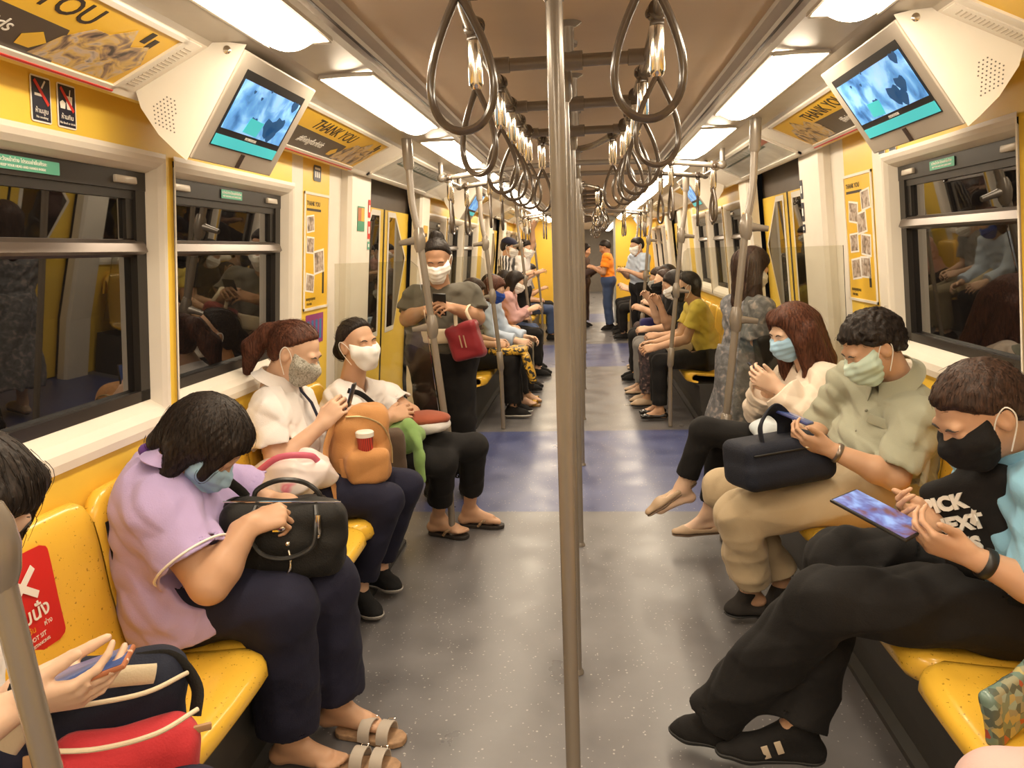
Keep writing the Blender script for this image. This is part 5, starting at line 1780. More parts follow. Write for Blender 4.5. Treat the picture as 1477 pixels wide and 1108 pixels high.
# --- girl with a backpack at the lower left
J = dict(hd=at(-52, 730, 1.08), hf=(.62, .16, -.75), hu=(.7, .1, .65), nk=(-1.14, 1.02, .94), sr=(-1.13, .86, .88), sl=(-1.12, 1.18, .88),
         er=(-1.05, .86, .68), wr=at(30, 1015, 1.02), el=(-1.09, 1.08, .66), wl=at(52, 985, 1.09),
         pv=(-1.14, 1.03, .56), hr=(-1.10, .93, .545), hl=(-1.10, 1.13, .545), kr=(-.69, .95, .51), kl=(-.69, 1.13, .51), ar=(-.70, .97, .10), tr=(-.55, .97, .035), al=(-.70, 1.13, .10), tl=(-.55, 1.13, .035))
P = Person(J, w=.95, tone=SK4, hands={'r': dict(d=(.92, .25, .05), n=(.0, -.80, -.55), curl=(28, 30), thumb=(.85, .3, -.3)), 'l': dict(d=(.90, -.10, .12), n=(-.10, .15, -.95), curl=(6, 14), thumb=(.75, .6, -.15))})
P.body('dark-haired passenger in white at the left edge, holding a phone over a backpack')
P.face(INK)
P.hair(HB, 'bob', .018, amp=.002, extra=[(P.H(-.05, .035, .08), P.H(-.080, .05, -.06), .028, .016), (P.H(.05, .035, .08), P.H(.080, .05, -.06), .028, .016), (P.H(.080, .03, .0), P.H(.090, .085, -.17), .016, .005), (P.H(.075, .06, .03), P.H(.088, .115, -.12), .016, .004), (P.H(-.080, .03, .0), P.H(-.090, .085, -.17), .016, .005), (P.H(-.075, .06, .03), P.H(-.085, .115, -.12), .016, .004), (P.H(0, -.09, 0), P.H(.02, -.14, -.14), .05, .03)])
P.shirt(WHITET, .014, .75, .018, -.06, .064)
P.trousers(NAVYT, .012, .93, .004, 26, flare=.015)
for q in 'lr': P.shoe(q, SNB, SOLEG)
phone('phone in an orange case held over the navy and red backpack', V3(at(122, 985, 1.07)) + V3(0, 0, .018), nrm(V3(.85, .30, .22)), nrm(V3(-.35, -.1, .9)), case=mat('copper_phone_case', (.45, .16, .07), .35), size=(.155, .075, .010))
m, c, a, b, c2 = band(P, 'l', 'w', BLACK, .028, .007, .025); obj('wrist_band', m, BLACKT, P.obj)


# ------------------------------------------------------------------ bags and other belongings
def blob(c, pad, h): return Field(V3(c) - pad, V3(c) + pad, h)


# black handbag on the lilac woman's lap
NYL = cloth('black_nylon', (.014, .013, .012), .55, bump=.2)
c = V3(at(410, 792, 1.96)); c[2] = max(c[2], .70)
R = basis((.95, .28, -.10), z=(-.34, -.10, .92))
t = thing('handbag', 'black nylon handbag with silver clasps on the lap of the lilac uniform', 'bag', c)
F = blob(c, .30, .006); F.rbox(c, (.175, .062, .105), R, .045, 0); F.rbox(c - R[:, 2] * .04, (.168, .070, .07), R, .05, .03)
F.folds(.006, 22, 8); soft('body', F, NYL, t)
for pts in (((-.085, .045, .08), (-.08, .05, .12), (-.02, .05, .15), (.05, .05, .145), (.095, .05, .11), (.10, .045, .07)), ((-.07, -.035, .10), (-.085, -.078, .05), (-.05, -.092, -.015), (.02, -.094, -.03), (.085, -.088, .0), (.095, -.070, .06), (.09, -.03, .10))):
    m = MB(); m.tube(bend([c + R @ V3(*q) for q in pts], 5), .0075, 8); obj('handle', m, mat('black_leather', (.016, .015, .014), .35), t)
m = MB(); m.tube([c + R @ V3(x, -.02, .108) for x in (-.16, .16)], .003, 6); obj('zip', m, CHROME, t)
for x in (-.085, .10):
    m = MB(); m.tube([c + R @ V3(x, -.064, .085), c + R @ V3(x, -.068, .05), c + R @ V3(x + .004, -.068, .03)], [.008, .010, .006], 10); m.ball(c + R @ V3(x, -.066, .025), .009); obj('clasp', m, CHROME, t)
m = MB(); m.box(c + R @ V3(.0, -.068, .045), (.045, .004, .016), R, bev=.002); obj('metal_tag', m, CHROME, t)
m = MB(); m.tube(bend([c + R @ V3(.02, -.07, .0), c + R @ V3(.03, -.085, -.05), c + R @ V3(.02, -.09, -.085)], 4), .004, 8); m.ball(c + R @ V3(.02, -.09, -.09), .009); m.ball(c + R @ V3(.02, -.07, .004), .010); obj('charm', m, CHROME, t)
m = MB(); m.tube(bend([(-1.02, 1.95, .90), (-.97, 2.02, .80), tuple(c + R @ V3(-.15, .02, .10)), tuple(c + R @ V3(-.17, .02, .04))], 5), .014, 8, sq=(1, .25)); obj('shoulder_strap', m, NYL, t)

# strap left on the seat behind her
m = MB(); m.tube(bend([(-1.262, 1.815, .80), (-1.25, 1.81, .66), (-1.235, 1.81, .53), (-1.20, 1.80, .462)], 6), .016, 8, sq=(1, .2), up=(0, 1, 0)); tag(obj('bag_strap', m, NYL), 'black strap lying down the yellow seat back behind the lilac uniform', 'strap')

# her taken-off sandals
TAUPE = mat('taupe_strap_leather', (.42, .36, .30), .6); CORK = mat('cork_footbed', (.33, .20, .11), .7, var=.2, vs=60)
for i, (A_, T_, lb) in enumerate((((-.715, 2.055, 0), (-.565, 2.03, 0), 'farther empty taupe two-strap sandal beside the bare feet'), ((-.70, 1.915, 0), (-.55, 1.90, 0), 'nearer empty taupe two-strap sandal beside the bare feet'))):
    t = thing('sandal', lb, 'sandal', A_, 'pair of taken-off sandals')
    sandal_mesh(t, V3(A_), V3(T_), CORK, TAUPE, 2, 'r', True)

# orange backpack on the lap of the white coat
TAN = cloth('orange_tan_canvas', (.50, .24, .085), .7, bump=.2)
c = V3(at(518, 655, 2.93)); c[2] = max(c[2], .70)
R = basis((.80, .52, -.05), z=(-.08, .0, 1))
t = thing('backpack', 'orange-tan canvas backpack on the lap of the woman in the white coat', 'bag', c)
F = blob(c, .34, .0065); F.rbox(c, (.125, .085, .15), R, .06, 0); F.rbox(c + R @ V3(-.0, -.105, -.060), (.085, .055, .068), R, .03, .02); F.rbox(c + R @ V3(.02, .0, .13), (.10, .07, .05), R, .045, .03)
F.folds(.009, 20, 11); soft('body', F, TAN, t)
m = MB(); m.tube(bend([c + R @ V3(-.10, -.05, .14), c + R @ V3(-.16, -.10, .02), c + R @ V3(-.14, -.13, -.12), c + R @ V3(-.11, -.12, -.24), c + R @ V3(-.08, -.10, -.14), c + R @ V3(-.09, -.09, -.02)], 6), .019, 8, sq=(1, .25)); obj('shoulder_strap', m, TAN, t)
m = MB(); m.tube(bend([c + R @ V3(-.07, -.078, .145), c + R @ V3(.0, -.088, .14), c + R @ V3(.075, -.085, .10), c + R @ V3(.112, -.082, .02), c + R @ V3(.115, -.084, -.06)], 5), .004, 6); obj('zip', m, mat('brass_zip', (.55, .42, .22), .35, metal=.7), t)
cc = c + R @ V3(-.005, -.118, .040)
t = thing('drink_tumbler', 'red and white tumbler standing in the front pocket of the orange backpack', 'tumbler', cc)
m = MB(); m.tube([cc - V3(0, 0, .05), cc + V3(0, 0, .028)], [.028, .033], 20); obj('cup', m, pattern('red_stripes', [(.45, (.55, .05, .03)), (.55, (.22, .03, .02))], 22, 'wave', .4, .5, stretch=(2, 2, .1)), t)
m = MB(); m.tube([cc + V3(0, 0, .028), cc + V3(0, 0, .046), cc + V3(0, 0, .050)], [.036, .037, .033], 20); obj('lid', m, WPL, t)

# pink and white carrier bag and black pouch between the lilac uniform and the white coat
c = V3(at(415, 690, 2.66)); c[2] = max(.60, c[2])
F = blob(c, .26, .0065); F.ell(c, (.13, .09, .085), None, 0); F.ell(c + V3(.05, .06, .01), (.12, .08, .08), None, .04); F.folds(.012, 26, 5)
t = thing('carrier_bag', 'crumpled pink and white carrier bag next to the white coat', 'bag', c)
soft('body', F, pattern('pink_white_plastic', [(.42, (.80, .70, .68)), (.58, (.82, .74, .70)), (.66, (.75, .22, .30)), (.72, (.80, .60, .58))], 7, 'noise', .35, .8, 2), t)
m = MB(); m.tube(bend([c + V3(-.08, -.07, .05), c + V3(0, -.06, .10), c + V3(.10, -.02, .095), c + V3(.12, .02, .06)], 5), .012, 8, sq=(1, .3)); obj('handle', m, mat('pink_plastic', (.75, .16, .25), .35), t)
c = V3(at(412, 735, 2.48)); c[2] = .545
F = blob(c, .24, .006); F.rbox(c, (.15, .075, .085), basis((.96, .2, 0), z=(-.1, 0, 1)), .03, 0); F.folds(.004, 24, 2)
t = thing('pouch', 'black pouch with a button on the seat before the white coat', 'bag', c)
soft('body', F, NYL, t)
m = MB(); m.ball(c + V3(.03, -.07, .06), .010); obj('button', m, CHROME, t)
c = V3(at(455, 752, 2.42)); c[2] = .50
F = blob(c, .12, .005); F.ell(c, (.035, .04, .055), None, 0); F.folds(.010, 40, 3)
tag(soft('tissue', F, WHITET, base=c), 'crumpled white tissue on the yellow seat by the black pouch', 'tissue')

# green cloth bag, brown bag and russet bundle on the lap of the folded arms
c = V3(at(585, 640, 3.34)); c[2] = max(c[2], .62)
F = blob(c, .28, .0065); F.ell(c + V3(-.04, .03, .02), (.13, .08, .07), None, 0); F.cap(c + V3(.02, .0, .05), c + V3(.09, -.06, -.14), .05, .028, k=.04, flat=((1, 1, 0), .5)); F.folds(.010, 24, 6)
tag(soft('cloth_bag', F, cloth('leaf_green_cloth', (.22, .36, .12)), base=c), 'leaf green cloth bag hanging over the lap of the folded arms', 'bag')
c = V3(at(556, 660, 3.22)); c[2] = .60
F = blob(c, .22, .0065); F.rbox(c, (.09, .06, .10), basis((.9, .4, 0), z=(-.15, 0, 1)), .025, 0); F.folds(.004, 24, 6)
tag(soft('paper_bag', F, cloth('dark_brown_canvas', (.09, .06, .04)), base=c), 'dark brown bag between the orange backpack and the green cloth', 'bag')
c = V3(at(612, 604, 3.53)); c[2] = .675
t = thing('cushion_bag', 'russet-topped white bundle on the lap beside the green cloth bag', 'bag', c)
F = blob(c, .25, .0065); F.ell(c + V3(.0, 0, -.015), (.125, .10, .055), None, 0); F.folds(.006, 30, 6); soft('body', F, WHITET, t)
F = blob(c, .25, .0065); F.ell(c + V3(.0, 0, .012), (.128, .10, .036), None, 0); F.folds(.004, 22, 2); soft('top', F, cloth('russet_cloth', (.28, .07, .035)), t)

# navy lunch bag on the green shirt's knees
c = V3(at(1120, 662, 2.72)); c[2] = max(c[2], .685)
NAVB = cloth('navy_neoprene', (.016, .018, .028), .75, bump=.25)
R = basis((.93, .32, .06), z=(-.02, .10, .99))
t = thing('lunch_bag', 'dark navy padded lunch bag with a wide handle on khaki knees', 'bag', c)
F = blob(c, .30, .0055); F.rbox(c, (.17, .105, .085), R, .035, 0); F.rbox(c + R @ V3(0, -.02, -.03), (.178, .10, .052), R, .04, .01)
soft('body', F, NAVB, t)
m = MB(); m.tube(bend([c + R @ V3(-.08, -.05, .075), c + R @ V3(-.075, -.04, .14), c + R @ V3(-.01, -.01, .185), c + R @ V3(.055, .02, .14), c + R @ V3(.06, .03, .075)], 7), .030, 10, sq=(.22, 1.)); obj('handle', m, NAVB, t)
m = MB(); m.tube([c + R @ V3(x, -.108, .048) for x in np.linspace(-.15, .15, 6)], .0035, 6); obj('zip', m, BLACK, t)
m = MB(); m.ball(c + R @ V3(.06, -.112, .050), (.012, .006, .006)); m.ball(c + R @ V3(.085, -.112, .050), (.010, .006, .006)); obj('zip_pull', m, mat('brass_pull', (.7, .55, .35), .3, metal=.8), t)

# pale cloth on the cream blouse's lap
c = V3(at(1112, 606, 3.26)); c[2] = .68
F = blob(c, .2, .006); F.ell(c, (.09, .07, .055), None, 0); F.cap(c, c + V3(-.05, -.05, -.05), .05, .03, k=.03); F.folds(.010, 28, 9)
tag(soft('towel', F, cloth('pale_blue_towel', (.62, .68, .72)), base=c), 'pale blue-white cloth on the lap of the cream blouse', 'towel')

# black tote with white lettering, hung from the neck of the blue polo
t = thing('tote_bag', 'black tote with white lettering resting against the light blue polo', 'bag', (.93, 1.9, .75))
q = [V3(at(1345, 752, 1.93)), V3(at(1405, 742, 1.86))]
R = basis(q[1] - q[0], V3(-.12, .06, 1)); R = np.stack([R[:, 0], -R[:, 2], R[:, 1]], 1)       # x along the line, z up the cloth, -y to the reader
if (R[:, 1] @ (CAM - q[0])) > 0: R[:, 1] *= -1
c = V3(at(1392, 752, 1.89))
F = blob(c, .42, .006)
F.rbox(c + R @ V3(.02, .03, -.02), (.115, .028, .125), R, .026, 0)
F.cap(c + R @ V3(.05, .045, .07), V3(at(1408, 668, 1.93)), .058, .040, k=.05, flat=(R[:, 1], .5))
F.cap(c + R @ V3(-.03, .05, -.13), c + R @ V3(.10, .06, -.14), .060, k=.05)
F.folds(.005, 20, 12); soft('body', F, BLACKT, t)
for i, wd in enumerate(('PICK', 'NEXT', 'THIS')): text('lettering', wd, .050, WINK, c + R @ V3(-.085, -.0015, .035 - .055 * i), R[:, 0], R[:, 2], t, .004, bold=.0025)

# navy and red backpack on the lap at the lower left
c = V3(at(168, 1050, 1.17)); c[2] = min(c[2], .635)
R = basis((.75, .62, -.12), z=(.12, .05, .98))
t = thing('backpack', 'navy and red backpack with cream piping on the lap at the lower left', 'bag', c)
F = blob(c, .34, .006); F.rbox(c + R @ V3(.0, .05, .02), (.125, .075, .085), R, .05, 0); F.cap(c + R @ V3(-.06, .06, .06), c + R @ V3(.08, .06, .06), .05, k=.03); F.folds(.005, 22, 3)
soft('body', F, cloth('navy_canvas', (.014, .017, .032), .75, bump=.2), t)
F = blob(c, .34, .006); F.rbox(c + R @ V3(.01, -.055, -.055), (.125, .050, .085), R, .045, 0); F.folds(.005, 20, 4); soft('front_pocket', F, cloth('red_canvas', (.52, .035, .045), .7, bump=.2), t)
CRM = cloth('cream_piping', (.68, .58, .42))
m = MB(); m.tube(bend([c + R @ V3(-.12, -.085, .045), c + R @ V3(-.04, -.105, .038), c + R @ V3(.05, -.105, .040), c + R @ V3(.125, -.075, .05)], 6), .0045, 8); obj('piping', m, CRM, t)
m = MB(); m.tube(bend([c + R @ V3(-.14, -.02, .085), c + R @ V3(-.06, -.045, .09), c + R @ V3(.04, -.045, .088), c + R @ V3(.12, .0, .085)], 6), .0045, 8); obj('piping', m, CRM, t)
m = MB(); m.tube(bend([c + R @ V3(-.17, -.05, .04), c + R @ V3(-.10, -.03, .12), c + R @ V3(-.02, -.02, .118), c + R @ V3(.06, -.015, .105)], 6), .020, 10, sq=(1, .4)); obj('padded_strap', m, CRM, t)
m = MB(); m.tube(bend([c + R @ V3(.04, .06, .10), c + R @ V3(.10, .03, .105), c + R @ V3(.135, -.01, .06), c + R @ V3(.13, -.03, .01)], 6), .015, 8, sq=(1, .35)); obj('shoulder_strap', m, NYL, t)
for v_, z_ in (((-.13, -.095, .02), (.035, .006, .06)), ((.125, -.075, .01), (.05, .008, .014))):
    m = MB(); m.box(c + R @ V3(*v_), z_, R, bev=.002); obj('leather_tab', m, mat('tan_leather_tab', (.36, .20, .09), .5), t)

# floral pouch at the lower right
c = V3(at(1470, 1012, 1.55)); c[2] = max(c[2], .505)
R = basis((.80, .58, .12), z=(-.2, .0, .98))
F = blob(c, .24, .005); F.rbox(c, (.12, .016, .062), R, .014, 0); F.folds(.005, 26, 2)
tag(soft('pouch', F, pattern('floral_plastic', [(.0, (.10, .13, .11)), (.25, (.16, .24, .20)), (.5, (.30, .30, .20)), (.68, (.42, .08, .05)), (.78, (.45, .38, .16)), (.9, (.30, .42, .38))], 55, 'cells', .25), base=c), 'dark floral pouch beside the pink fabric in the lower right corner', 'pouch')


# ------------------------------------------------------------------ standing and farther passengers
def sit(s, Y, x0=1.08, yaw=0., lean=.05, pitch=-.45, arms='lap', knee=.43, spr=.09, k=1., kz=.0, foot=0.):
    f = V3(-s, yaw, 0); f = nrm(f); l = np.cross((0, 0, 1), f); u = V3(0, 0, 1)
    pv = V3(s * x0, Y, .56); nk = pv + u * .43 * k + f * lean; A = {}
    A['pv'], A['nk'] = pv, nk; A['hd'] = nk + u * .135 + f * (.045 + lean * .3); A['hf'] = f + u * pitch
    for q, e in (('l', 1), ('r', -1)):
        S = nk + l * e * .165 - u * .035; A['s' + q] = S
        a = arms if isinstance(arms, str) else arms['lr'.index(q)]
        if a == 'phone': E = S + f * .06 - u * .25 + l * e * .03; W = E + f * .19 + u * .10 - l * e * .10
        elif a == 'face': E = S + f * .12 - u * .23 + l * e * .02; W = E + f * .08 + u * .22 - l * e * .06
        elif a == 'long': E = S + f * .10 - u * .25; W = E + f * .24 - u * .06 - l * e * .02
        else: E = S + f * .04 - u * .26 + l * e * .04; W = E + f * .20 - u * .02 - l * e * .10
        A['e' + q], A['w' + q] = E, W
        A['h' + q] = pv + l * e * .09 + f * .05 - u * .015
        A['k' + q] = pv + f * knee + l * e * spr + u * (-.05 + kz)
        A['a' + q] = V3(A['k' + q][0], A['k' + q][1], .10) + f * foot
        A['t' + q] = A['a' + q] + f * .14 - u * .065
    return A, f, l


def stand(X, Y, ang, k=1., pitch=-.3, arms='phone', x_lean=0.):
    f = V3(math.cos(ang), math.sin(ang), 0); l = np.cross((0, 0, 1), f); u = V3(0, 0, 1)
    pv = V3(X, Y, .90 * k); nk = pv + u * .45 * k + f * .02; A = {'pv': pv, 'nk': nk, 'hd': nk + u * .135 + f * .04, 'hf': f + u * pitch}
    for q, e in (('l', 1), ('r', -1)):
        S = nk + l * e * .17 * k - u * .04; A['s' + q] = S
        a = arms if isinstance(arms, str) else arms['lr'.index(q)]
        if a == 'phone': E = S + f * .05 - u * .27 + l * e * .05; W = E + f * .20 + u * .10 - l * e * .13
        elif a == 'up': E = S + f * .10 + u * .22 + l * e * .06; W = E + u * .24 + f * .02 - l * e * .04
        else: E = S - u * .28 + l * e * .05; W = E - u * .25 + f * .06
        A['e' + q], A['w' + q] = E, W
        A['h' + q] = pv + l * e * .09; A['k' + q] = V3(pv[0], pv[1], .48 * k) + l * e * .10 + f * .02; A['a' + q] = V3(pv[0], pv[1], .10) + l * e * .11 - f * .02; A['t' + q] = A['a' + q] + f * .14 - u * .065
    return A, f, l


def person(A, label, h=.010, w=1., tone=SK2, top=WHITET, low=BLACKT, hair=HB, hk='short', mk=MWHITE, sleeve=.65, hem=.93, shoe=SHB, style='sneaker', thick=.016, extra=None, hemo=-.05, bare='', hs=1., flare=.01, brow=True, sole=SOLEB, vneck=0.):
    f, l = A[1], A[2]; J = A[0]
    hands = {q: dict(d=nrm(V3(J['w' + q]) - V3(J['e' + q]) + f * .1), n=nrm(l * (1 if q == 'l' else -1) * .6 + V3(0, 0, .5)), curl=(35, 40)) for q in 'rl'}
    P = Person(J, h=h, w=w, tone=tone, hs=hs, hands=hands)
    P.body(label, bare=bare)
    if brow and h < .009: P.face(INK)
    if mk: P.mask(mk)
    ex = extra(P) if extra else None
    P.hair(hair, hk, thick, amp=.0016, extra=ex)
    P.shirt(top, .016, sleeve, .014, hemo, .064, vneck=vneck)
    if low: P.trousers(low, .013, hem, .004, 24, flare=flare)
    if shoe:
        for q in 'rl': P.shoe(q, shoe, sole, style, h=h)
    return P


def bun(P): return [(P.H(0, -.09, .075), P.H(0, -.10, .10), .05, .045), (P.H(0, -.08, .11), P.H(0, -.07, .13), .030, .026)]
def longh(P):
    e = []; dn = V3(0, 0, -1)
    for q in SIDES:
        a = P.H(q * .062, -.035, .03); e += [(a, a + dn * .20 + P.R[:, 0] * q * .012, .045, .04), (a + dn * .20 + P.R[:, 0] * q * .012, a + dn * .42, .04, .015)]
    a = P.H(0, -.075, .02)
    return e + [(a, a + dn * .24, .065, .06), (a + dn * .24, a + dn * .44, .06, .02)]


def bobh(P): return [(P.H(q * .06, -.02, .0), P.H(q * .078, .0, -.10), .04, .026) for q in SIDES] + [(P.H(0, -.08, 0), P.H(0, -.09, -.11), .055, .03)]


# woman standing behind the left draught screen
OLIVE = cloth('olive_grey_jersey', (.095, .085, .065))
A = stand(-.84, 4.42, -PI / 2 + .12, .99, -.40, 'phone')
J = A[0]
J['hd'] = V3(at(630, 376, 4.38)); J['nk'] = V3(at(637, 424, 4.42)); J['sr'] = V3(at(600, 432, 4.40)); J['sl'] = V3(at(676, 428, 4.42))
J['er'] = V3(at(588, 460, 4.36)); J['wr'] = V3(at(614, 448, 4.18)); J['el'] = V3(at(688, 458, 4.38)); J['wl'] = V3(at(652, 444, 4.18)); J['pv'] = V3(at(640, 505, 4.44)); J['belly'] = (.03,)
P = person(A, 'woman in an olive t-shirt standing behind the left draught screen, using a phone', .0062, 1.2, SK3, OLIVE, BLACKT, HB, 'back', MWHITE, .75, .95, SHB, 'sneaker', .012, bun, -.06, flare=.03)
m = MB(); Fq = P.ch + P.fw * .155 + P.lat * .075 + P.axis * .04
m.prism([(-.03, 0), (-.01, .012), (.0, .03), (.02, .028), (.03, .008), (.012, -.004), (.0, .004), (-.012, -.008)], Fq, P.lat, P.axis, P.fw, .004); obj('emblem', m, mat('gold_print', (.50, .40, .10), .5), P.obj, smooth=False)
phone('small black phone of the woman standing in olive', J['wr'] * .5 + J['wl'] * .5 + V3(.02, -.07, .03), (.1, -.5, .8), (0, .85, .5))
# her bags
c = V3(at(672, 492, 4.22))
t = thing('handbag', 'dark red handbag with a cream strap hanging from the forearm of the olive t-shirt', 'bag', c)
F = blob(c, .26, .007); F.rbox(c, (.095, .055, .105), basis((1, -.2, .25), z=(-.2, 0, 1)), .03, 0); F.folds(.006, 22, 4); soft('body', F, cloth('dark_red_leather', (.22, .018, .024), .45, bump=.1), t)
for e in SIDES:
    m = MB(); m.tube(bend([c + V3(e * .05, -.02, .09), c + V3(e * .03 - .02, .0, .17), lerp(J['el'], J['wl'], .45) + V3(e * .02, 0, .045), c + V3(-.06, .05, .15)], 5), .011, 8, sq=(1, .35)); obj('strap', m, CRM, t)
m = MB()
for e in (-.012, .012): m.tube([c + V3(e - .015, -.062, .04), c + V3(e, -.064, -.03)], .004, 6)
obj('gold_mark', m, mat('brass_pull', (.7, .55, .35), .3, metal=.8), t)
c = V3(at(636, 484, 4.28)); F = blob(c, .2, .007); F.rbox(c, (.115, .03, .045), None, .02, 0); F.folds(.004, 20, 3)
tag(soft('waist_pouch', F, CRM, base=c), 'cream pouch at the waist of the olive t-shirt', 'bag')

# long-haired woman standing behind the right draught screen
GDR = pattern('grey_floral_chiffon', [(.40, (.10, .10, .105)), (.56, (.16, .16, .17)), (.68, (.32, .27, .25))], 28, 'noise', .8, .6, 4, .1)
A = stand(.98, 4.62, .35, .97, -.45, 'phone')
J = A[0]
J['hd'] = V3(at(1084, 388, 4.60)); J['nk'] = V3(at(1078, 432, 4.60)); J['sr'] = J['nk'] + V3(.05, -.155, -.05); J['sl'] = J['nk'] + V3(-.05, .155, -.05)
J['er'] = V3(at(1092, 492, 4.44)); J['wr'] = V3(at(1128, 470, 4.46)); J['el'] = J['er'] + V3(-.02, .30, 0); J['wl'] = J['wr'] + V3(-.02, .16, 0); J['pv'] = V3(at(1072, 520, 4.62))
P = Person(J, h=.0062, w=.92, tone=SK1, hands={q: dict(d=nrm(J['w' + q] - J['e' + q]), n=(0, -1 if q == 'r' else 1, .3), curl=(35, 45)) for q in 'rl'})
P.body('long-haired woman in a grey floral dress standing behind the right draught screen')
P.mask(MWHITE)
P.hair(HD, 'bob', .018, amp=.002, extra=longh(P))
P.shirt(GDR, .018, .95, .03, -.02, .064, sleeve_r=.012, name='bodice')
F = Field(J['pv'] - V3(.36, .36, .62), J['pv'] + V3(.36, .36, .18), .007)
F.cap(J['pv'] + V3(0, 0, .10), J['pv'] + V3(0, 0, -.62), .135, .25, k=0, cut=[(J['pv'] + V3(0, 0, -.52), (0, 0, -1)), (J['pv'] + V3(0, 0, .09), (0, 0, 1))])
F.folds(.016, 26, 3, (0, 0, 1)); soft('skirt', F, GDR, P.obj)
for q in 'rl': P.shoe(q, NUDE, SOLEB, 'slip', h=.007)
c = V3(at(1116, 506, 4.40)); F = blob(c, .24, .007); F.rbox(c, (.11, .05, .10), basis((.9, .3, .1), z=(-.1, 0, 1)), .03, 0); F.folds(.004, 22, 3)
t = thing('shoulder_bag', 'black shoulder bag under the arm of the grey floral dress', 'bag', c)
soft('body', F, NYL, t)
m = MB(); m.tube(bend([c + V3(-.08, 0, .08), (J['sr'] + V3(.02, -.01, .05)), c + V3(.08, 0, .08)], 6), .008, 8); obj('strap', m, NYL, t)

# seated on the left bench beyond the doors
GREYT = cloth('grey_cotton', (.20, .19, .18)); SKYB = cloth('pale_blue_cotton', (.46, .54, .66)); PINKC = cloth('dusty_pink_cotton', (.55, .33, .32)); JEANS = cloth('blue_denim', (.045, .07, .15)); KHK2 = cloth('olive_khaki', (.23, .19, .12)); BRNC = cloth('dark_brown_jersey', (.075, .05, .045)); YELT = cloth('yellow_jersey', (.74, .58, .10)); ORNG = cloth('orange_vest_cloth', (.85, .26, .02)); CHECK = pattern('black_white_check', [(.0, (.02, .018, .018)), (.48, (.03, .028, .028)), (.56, (.55, .52, .50)), (1., (.6, .57, .55))], 9, 'wave', .8, 3.5)
person(sit(-1, 6.62, arms='lap', kz=.02), 'seated passenger in black trousers and white-soled sneakers, half hidden by the woman in olive', .009, 1.0, SK2, BRNC, BLACKT, HD, 'bob', MWHITE, .7, .95, SHB, 'sneaker', .02, bobh, sole=SOLEW, flare=.03)
person(sit(-1, 7.20, 1.02, yaw=-.25, arms='long', lean=.10), 'seated woman with a blue mask, brown hair and pale blue sleeves on the left bench', .009, 1.0, SK1, SKYB, BLACKT, HR, 'bob', cloth('royal_blue_mask', (.02, .06, .30)), 1.85, .93, None, 'flat', .02, bobh, bare='rl', flare=.03)
for q, dy in (('nearer', -.1), ('farther', .1)):
    t = thing('sandal', '%s yellow sandal on the foot below the blue-masked woman' % q, 'sandal', (-.59, 7.2 + dy, 0), 'yellow sandals')
    sandal_mesh(t, V3(-.58, 7.17 + dy - .01, 0), V3(-.46, 7.14 + dy, 0), mat('tan_sandal_sole', (.30, .18, .08), .6), mat('yellow_sandal_strap', (.70, .42, .05), .5), 2, 'l')
person(sit(-1, 7.85, arms='lap', knee=.46), 'seated passenger in khaki trousers holding a tan bag on the left bench', .010, 1.0, SK1, GREYT, KHK2, HB, 'short', MWHITE, .7, .90)
person(sit(-1, 8.75, 1.0, arms='phone', lean=.12), 'seated woman in dusty pink looking at her phone on the left bench', .010, .95, SK1, PINKC, BLACKT, HB, 'bob', MWHITE, 1.8, .9, extra=bobh)
person(sit(-1, 9.20, arms='lap'), 'seated passenger in dark grey at the far end of the second left bench', .012, 1., SK2, GREYT, JEANS, HB, 'short', MWHITE)
person(sit(-1, 12.3, arms='lap', knee=.5), 'distant seated passenger in jeans on the far left bench', .013, 1., SK2, BRNC, JEANS, HB, 'short', MWHITE)
person(sit(-1, 13.3, arms='phone'), 'distant seated passenger in grey on the far left bench', .013, 1., SK2, GREYT, BLACKT, HB, 'short', MWHITE)

c = V3(-.66, 6.60, .46)
t = thing('handbag', 'black and yellow patterned bag hanging over black-trousered knees', 'bag', c)
F = blob(c, .3, .009); F.rbox(c + V3(-.02, 0, .15), (.17, .14, .03), None, .025, 0); F.rbox(c + V3(.17, -.08, -.0), (.035, .14, .13), basis((1, .1, .3), z=(-.3, 0, 1)), .025, .03); F.folds(.004, 20, 3)
soft('body', F, pattern('yellow_black_print', [(.47, (.02, .018, .015)), (.53, (.62, .36, .03))], 22, 'noise', .6, 1.5, 2), t)
c = V3(-.76, 7.30, .63)
F = blob(c, .32, .009); F.rbox(c, (.19, .11, .055), basis((.9, -.3, -.25), z=(.2, 0, 1)), .045, 0); F.folds(.006, 18, 3)
tag(soft('tote_bag', F, cloth('tan_canvas', (.55, .43, .25)), base=c), 'tan canvas bag across the knees of the blue-masked woman', 'bag')

